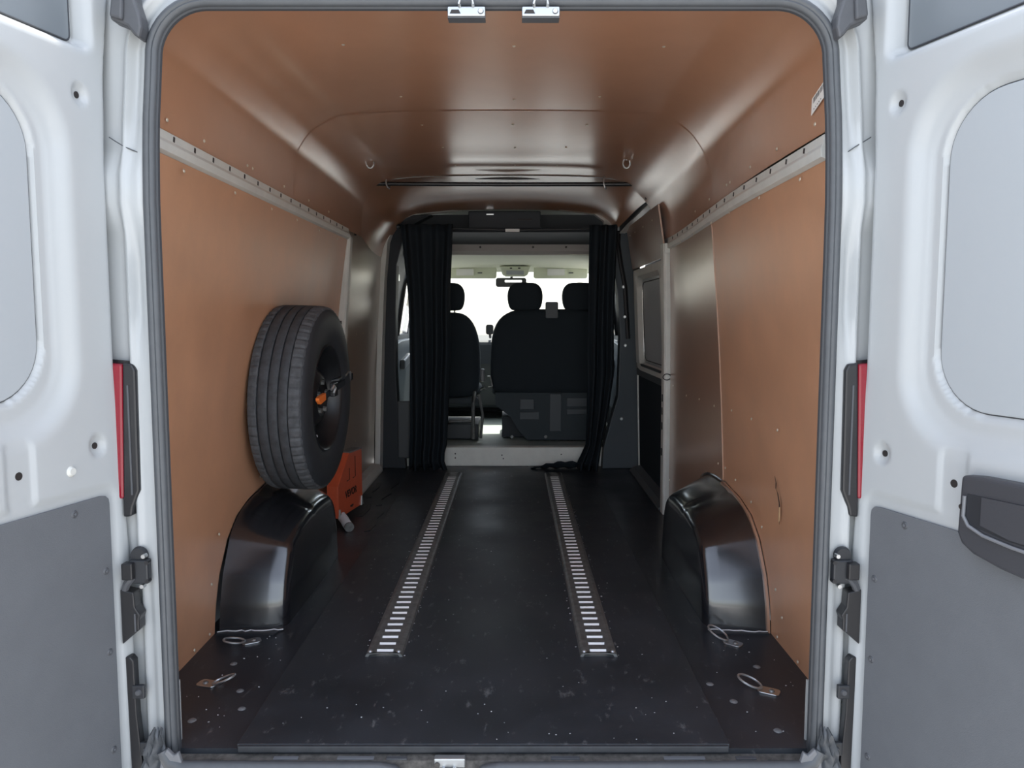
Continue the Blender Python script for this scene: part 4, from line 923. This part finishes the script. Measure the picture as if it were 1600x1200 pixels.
base = MB().prism([(-.09, .47), (.77, .47), (.77, .10), (.16, .10), (.10, .16), (.02, .29), (-.09, .37)], lambda u, v, w: (u, 5.87 + w, v), 0, .03).build('base_panel', 'seat_light', t, smooth=0, bevel=.006)
for x0, x1, z0, z1 in ((.10, .21, .34, .42), (.33, .42, .17, .46), (.46, .62, .36, .43), (.46, .62, .30, .345), (.10, .25, .26, .32)):
    MB().box(((x0 + x1) / 2, 5.868, (z0 + z1) / 2), (x1 - x0, .010, z1 - z0)).build('pressed_panel', 'cab_trim', base, smooth=0, bevel=.004)
MB().box((.36, 6.3, .18), (.80, .5, .16)).build('plinth', 'cab_dark', t, smooth=0)
MB().tube([(-.145, 5.83, .60), (-.125, 5.82, .60), (-.11, 5.81, .525), (-.14, 5.81, .52)], .006, 8).build('lever', 'steel', t)
for x in (.04, .30, .62): MB().disc((x, 5.86, .13), (0, -1, 0), .012, .01, 10).build('bolt', 'galv', t)

# ------------------------------------------------------------------ litter on the floor: chips and drops
rr_ = random.Random(3); m = MB()
def flake(x, y, z, s):
    a = rr_.random() * 6.28; n = rr_.choice((4, 5, 6)); pts = [(s * (.6 + .6 * rr_.random()) * math.cos(a + 2 * math.pi * k / n), s * (.5 + .5 * rr_.random()) * math.sin(a + 2 * math.pi * k / n)) for k in range(n)]
    m.prism(pts, lambda u, v, w: (x + u, y + v, z + w), 0, .0008)
for k in range(70):
    x = rr_.uniform(-.58, .56); y = 1.82 + (rr_.random() ** 2) * 2.2
    if abs(x + .346) < .07 or abs(x - .317) < .07:
        if y > 2.25: continue
    flake(x, y, BT + .0004, rr_.uniform(.0010, .0026))
for k in range(34):
    s = rr_.choice((-1, 1)); x = s * rr_.uniform(.65, .86); y = 1.84 + rr_.random() * .65; flake(x, y, FZ + .0004, rr_.uniform(.0012, .003))
for s, X in ((-1, -.346), (1, .317)):
    for k in range(60):
        y = 2.28 + 2.2 * rr_.random() ** 1.3; x = X + rr_.choice((-1, 1)) * rr_.uniform(.060, .068); flake(x, y, BT + .0004, rr_.uniform(.0012, .0030))
o = m.build('debris', 'chip', smooth=0); o['kind'] = 'stuff'; o['label'] = 'pale chips and crumbs scattered over the black floor'; o['category'] = 'litter'

# peeled black tape on the floor at the left front
for pts in ([(-.70, 4.95), (-.685, 4.80), (-.715, 4.62), (-.69, 4.50), (-.72, 4.34), (-.70, 4.22)], [(-.80, 4.80), (-.79, 4.66), (-.81, 4.52), (-.795, 4.40)], [(-.66, 4.05), (-.675, 3.92), (-.655, 3.80), (-.67, 3.70)], [(-.76, 4.25), (-.745, 4.12), (-.765, 3.98)]):
    q = [(x - .010 - .008 * rr_.random(), y) for x, y in pts] + [(x + .008 + .010 * rr_.random(), y + .02) for x, y in pts[::-1]]
    MB().prism(q, lambda u, v, w: (u, v, w), FZ, FZ + .004).build('torn_tape', 'black_plastic', fl, smooth=0)
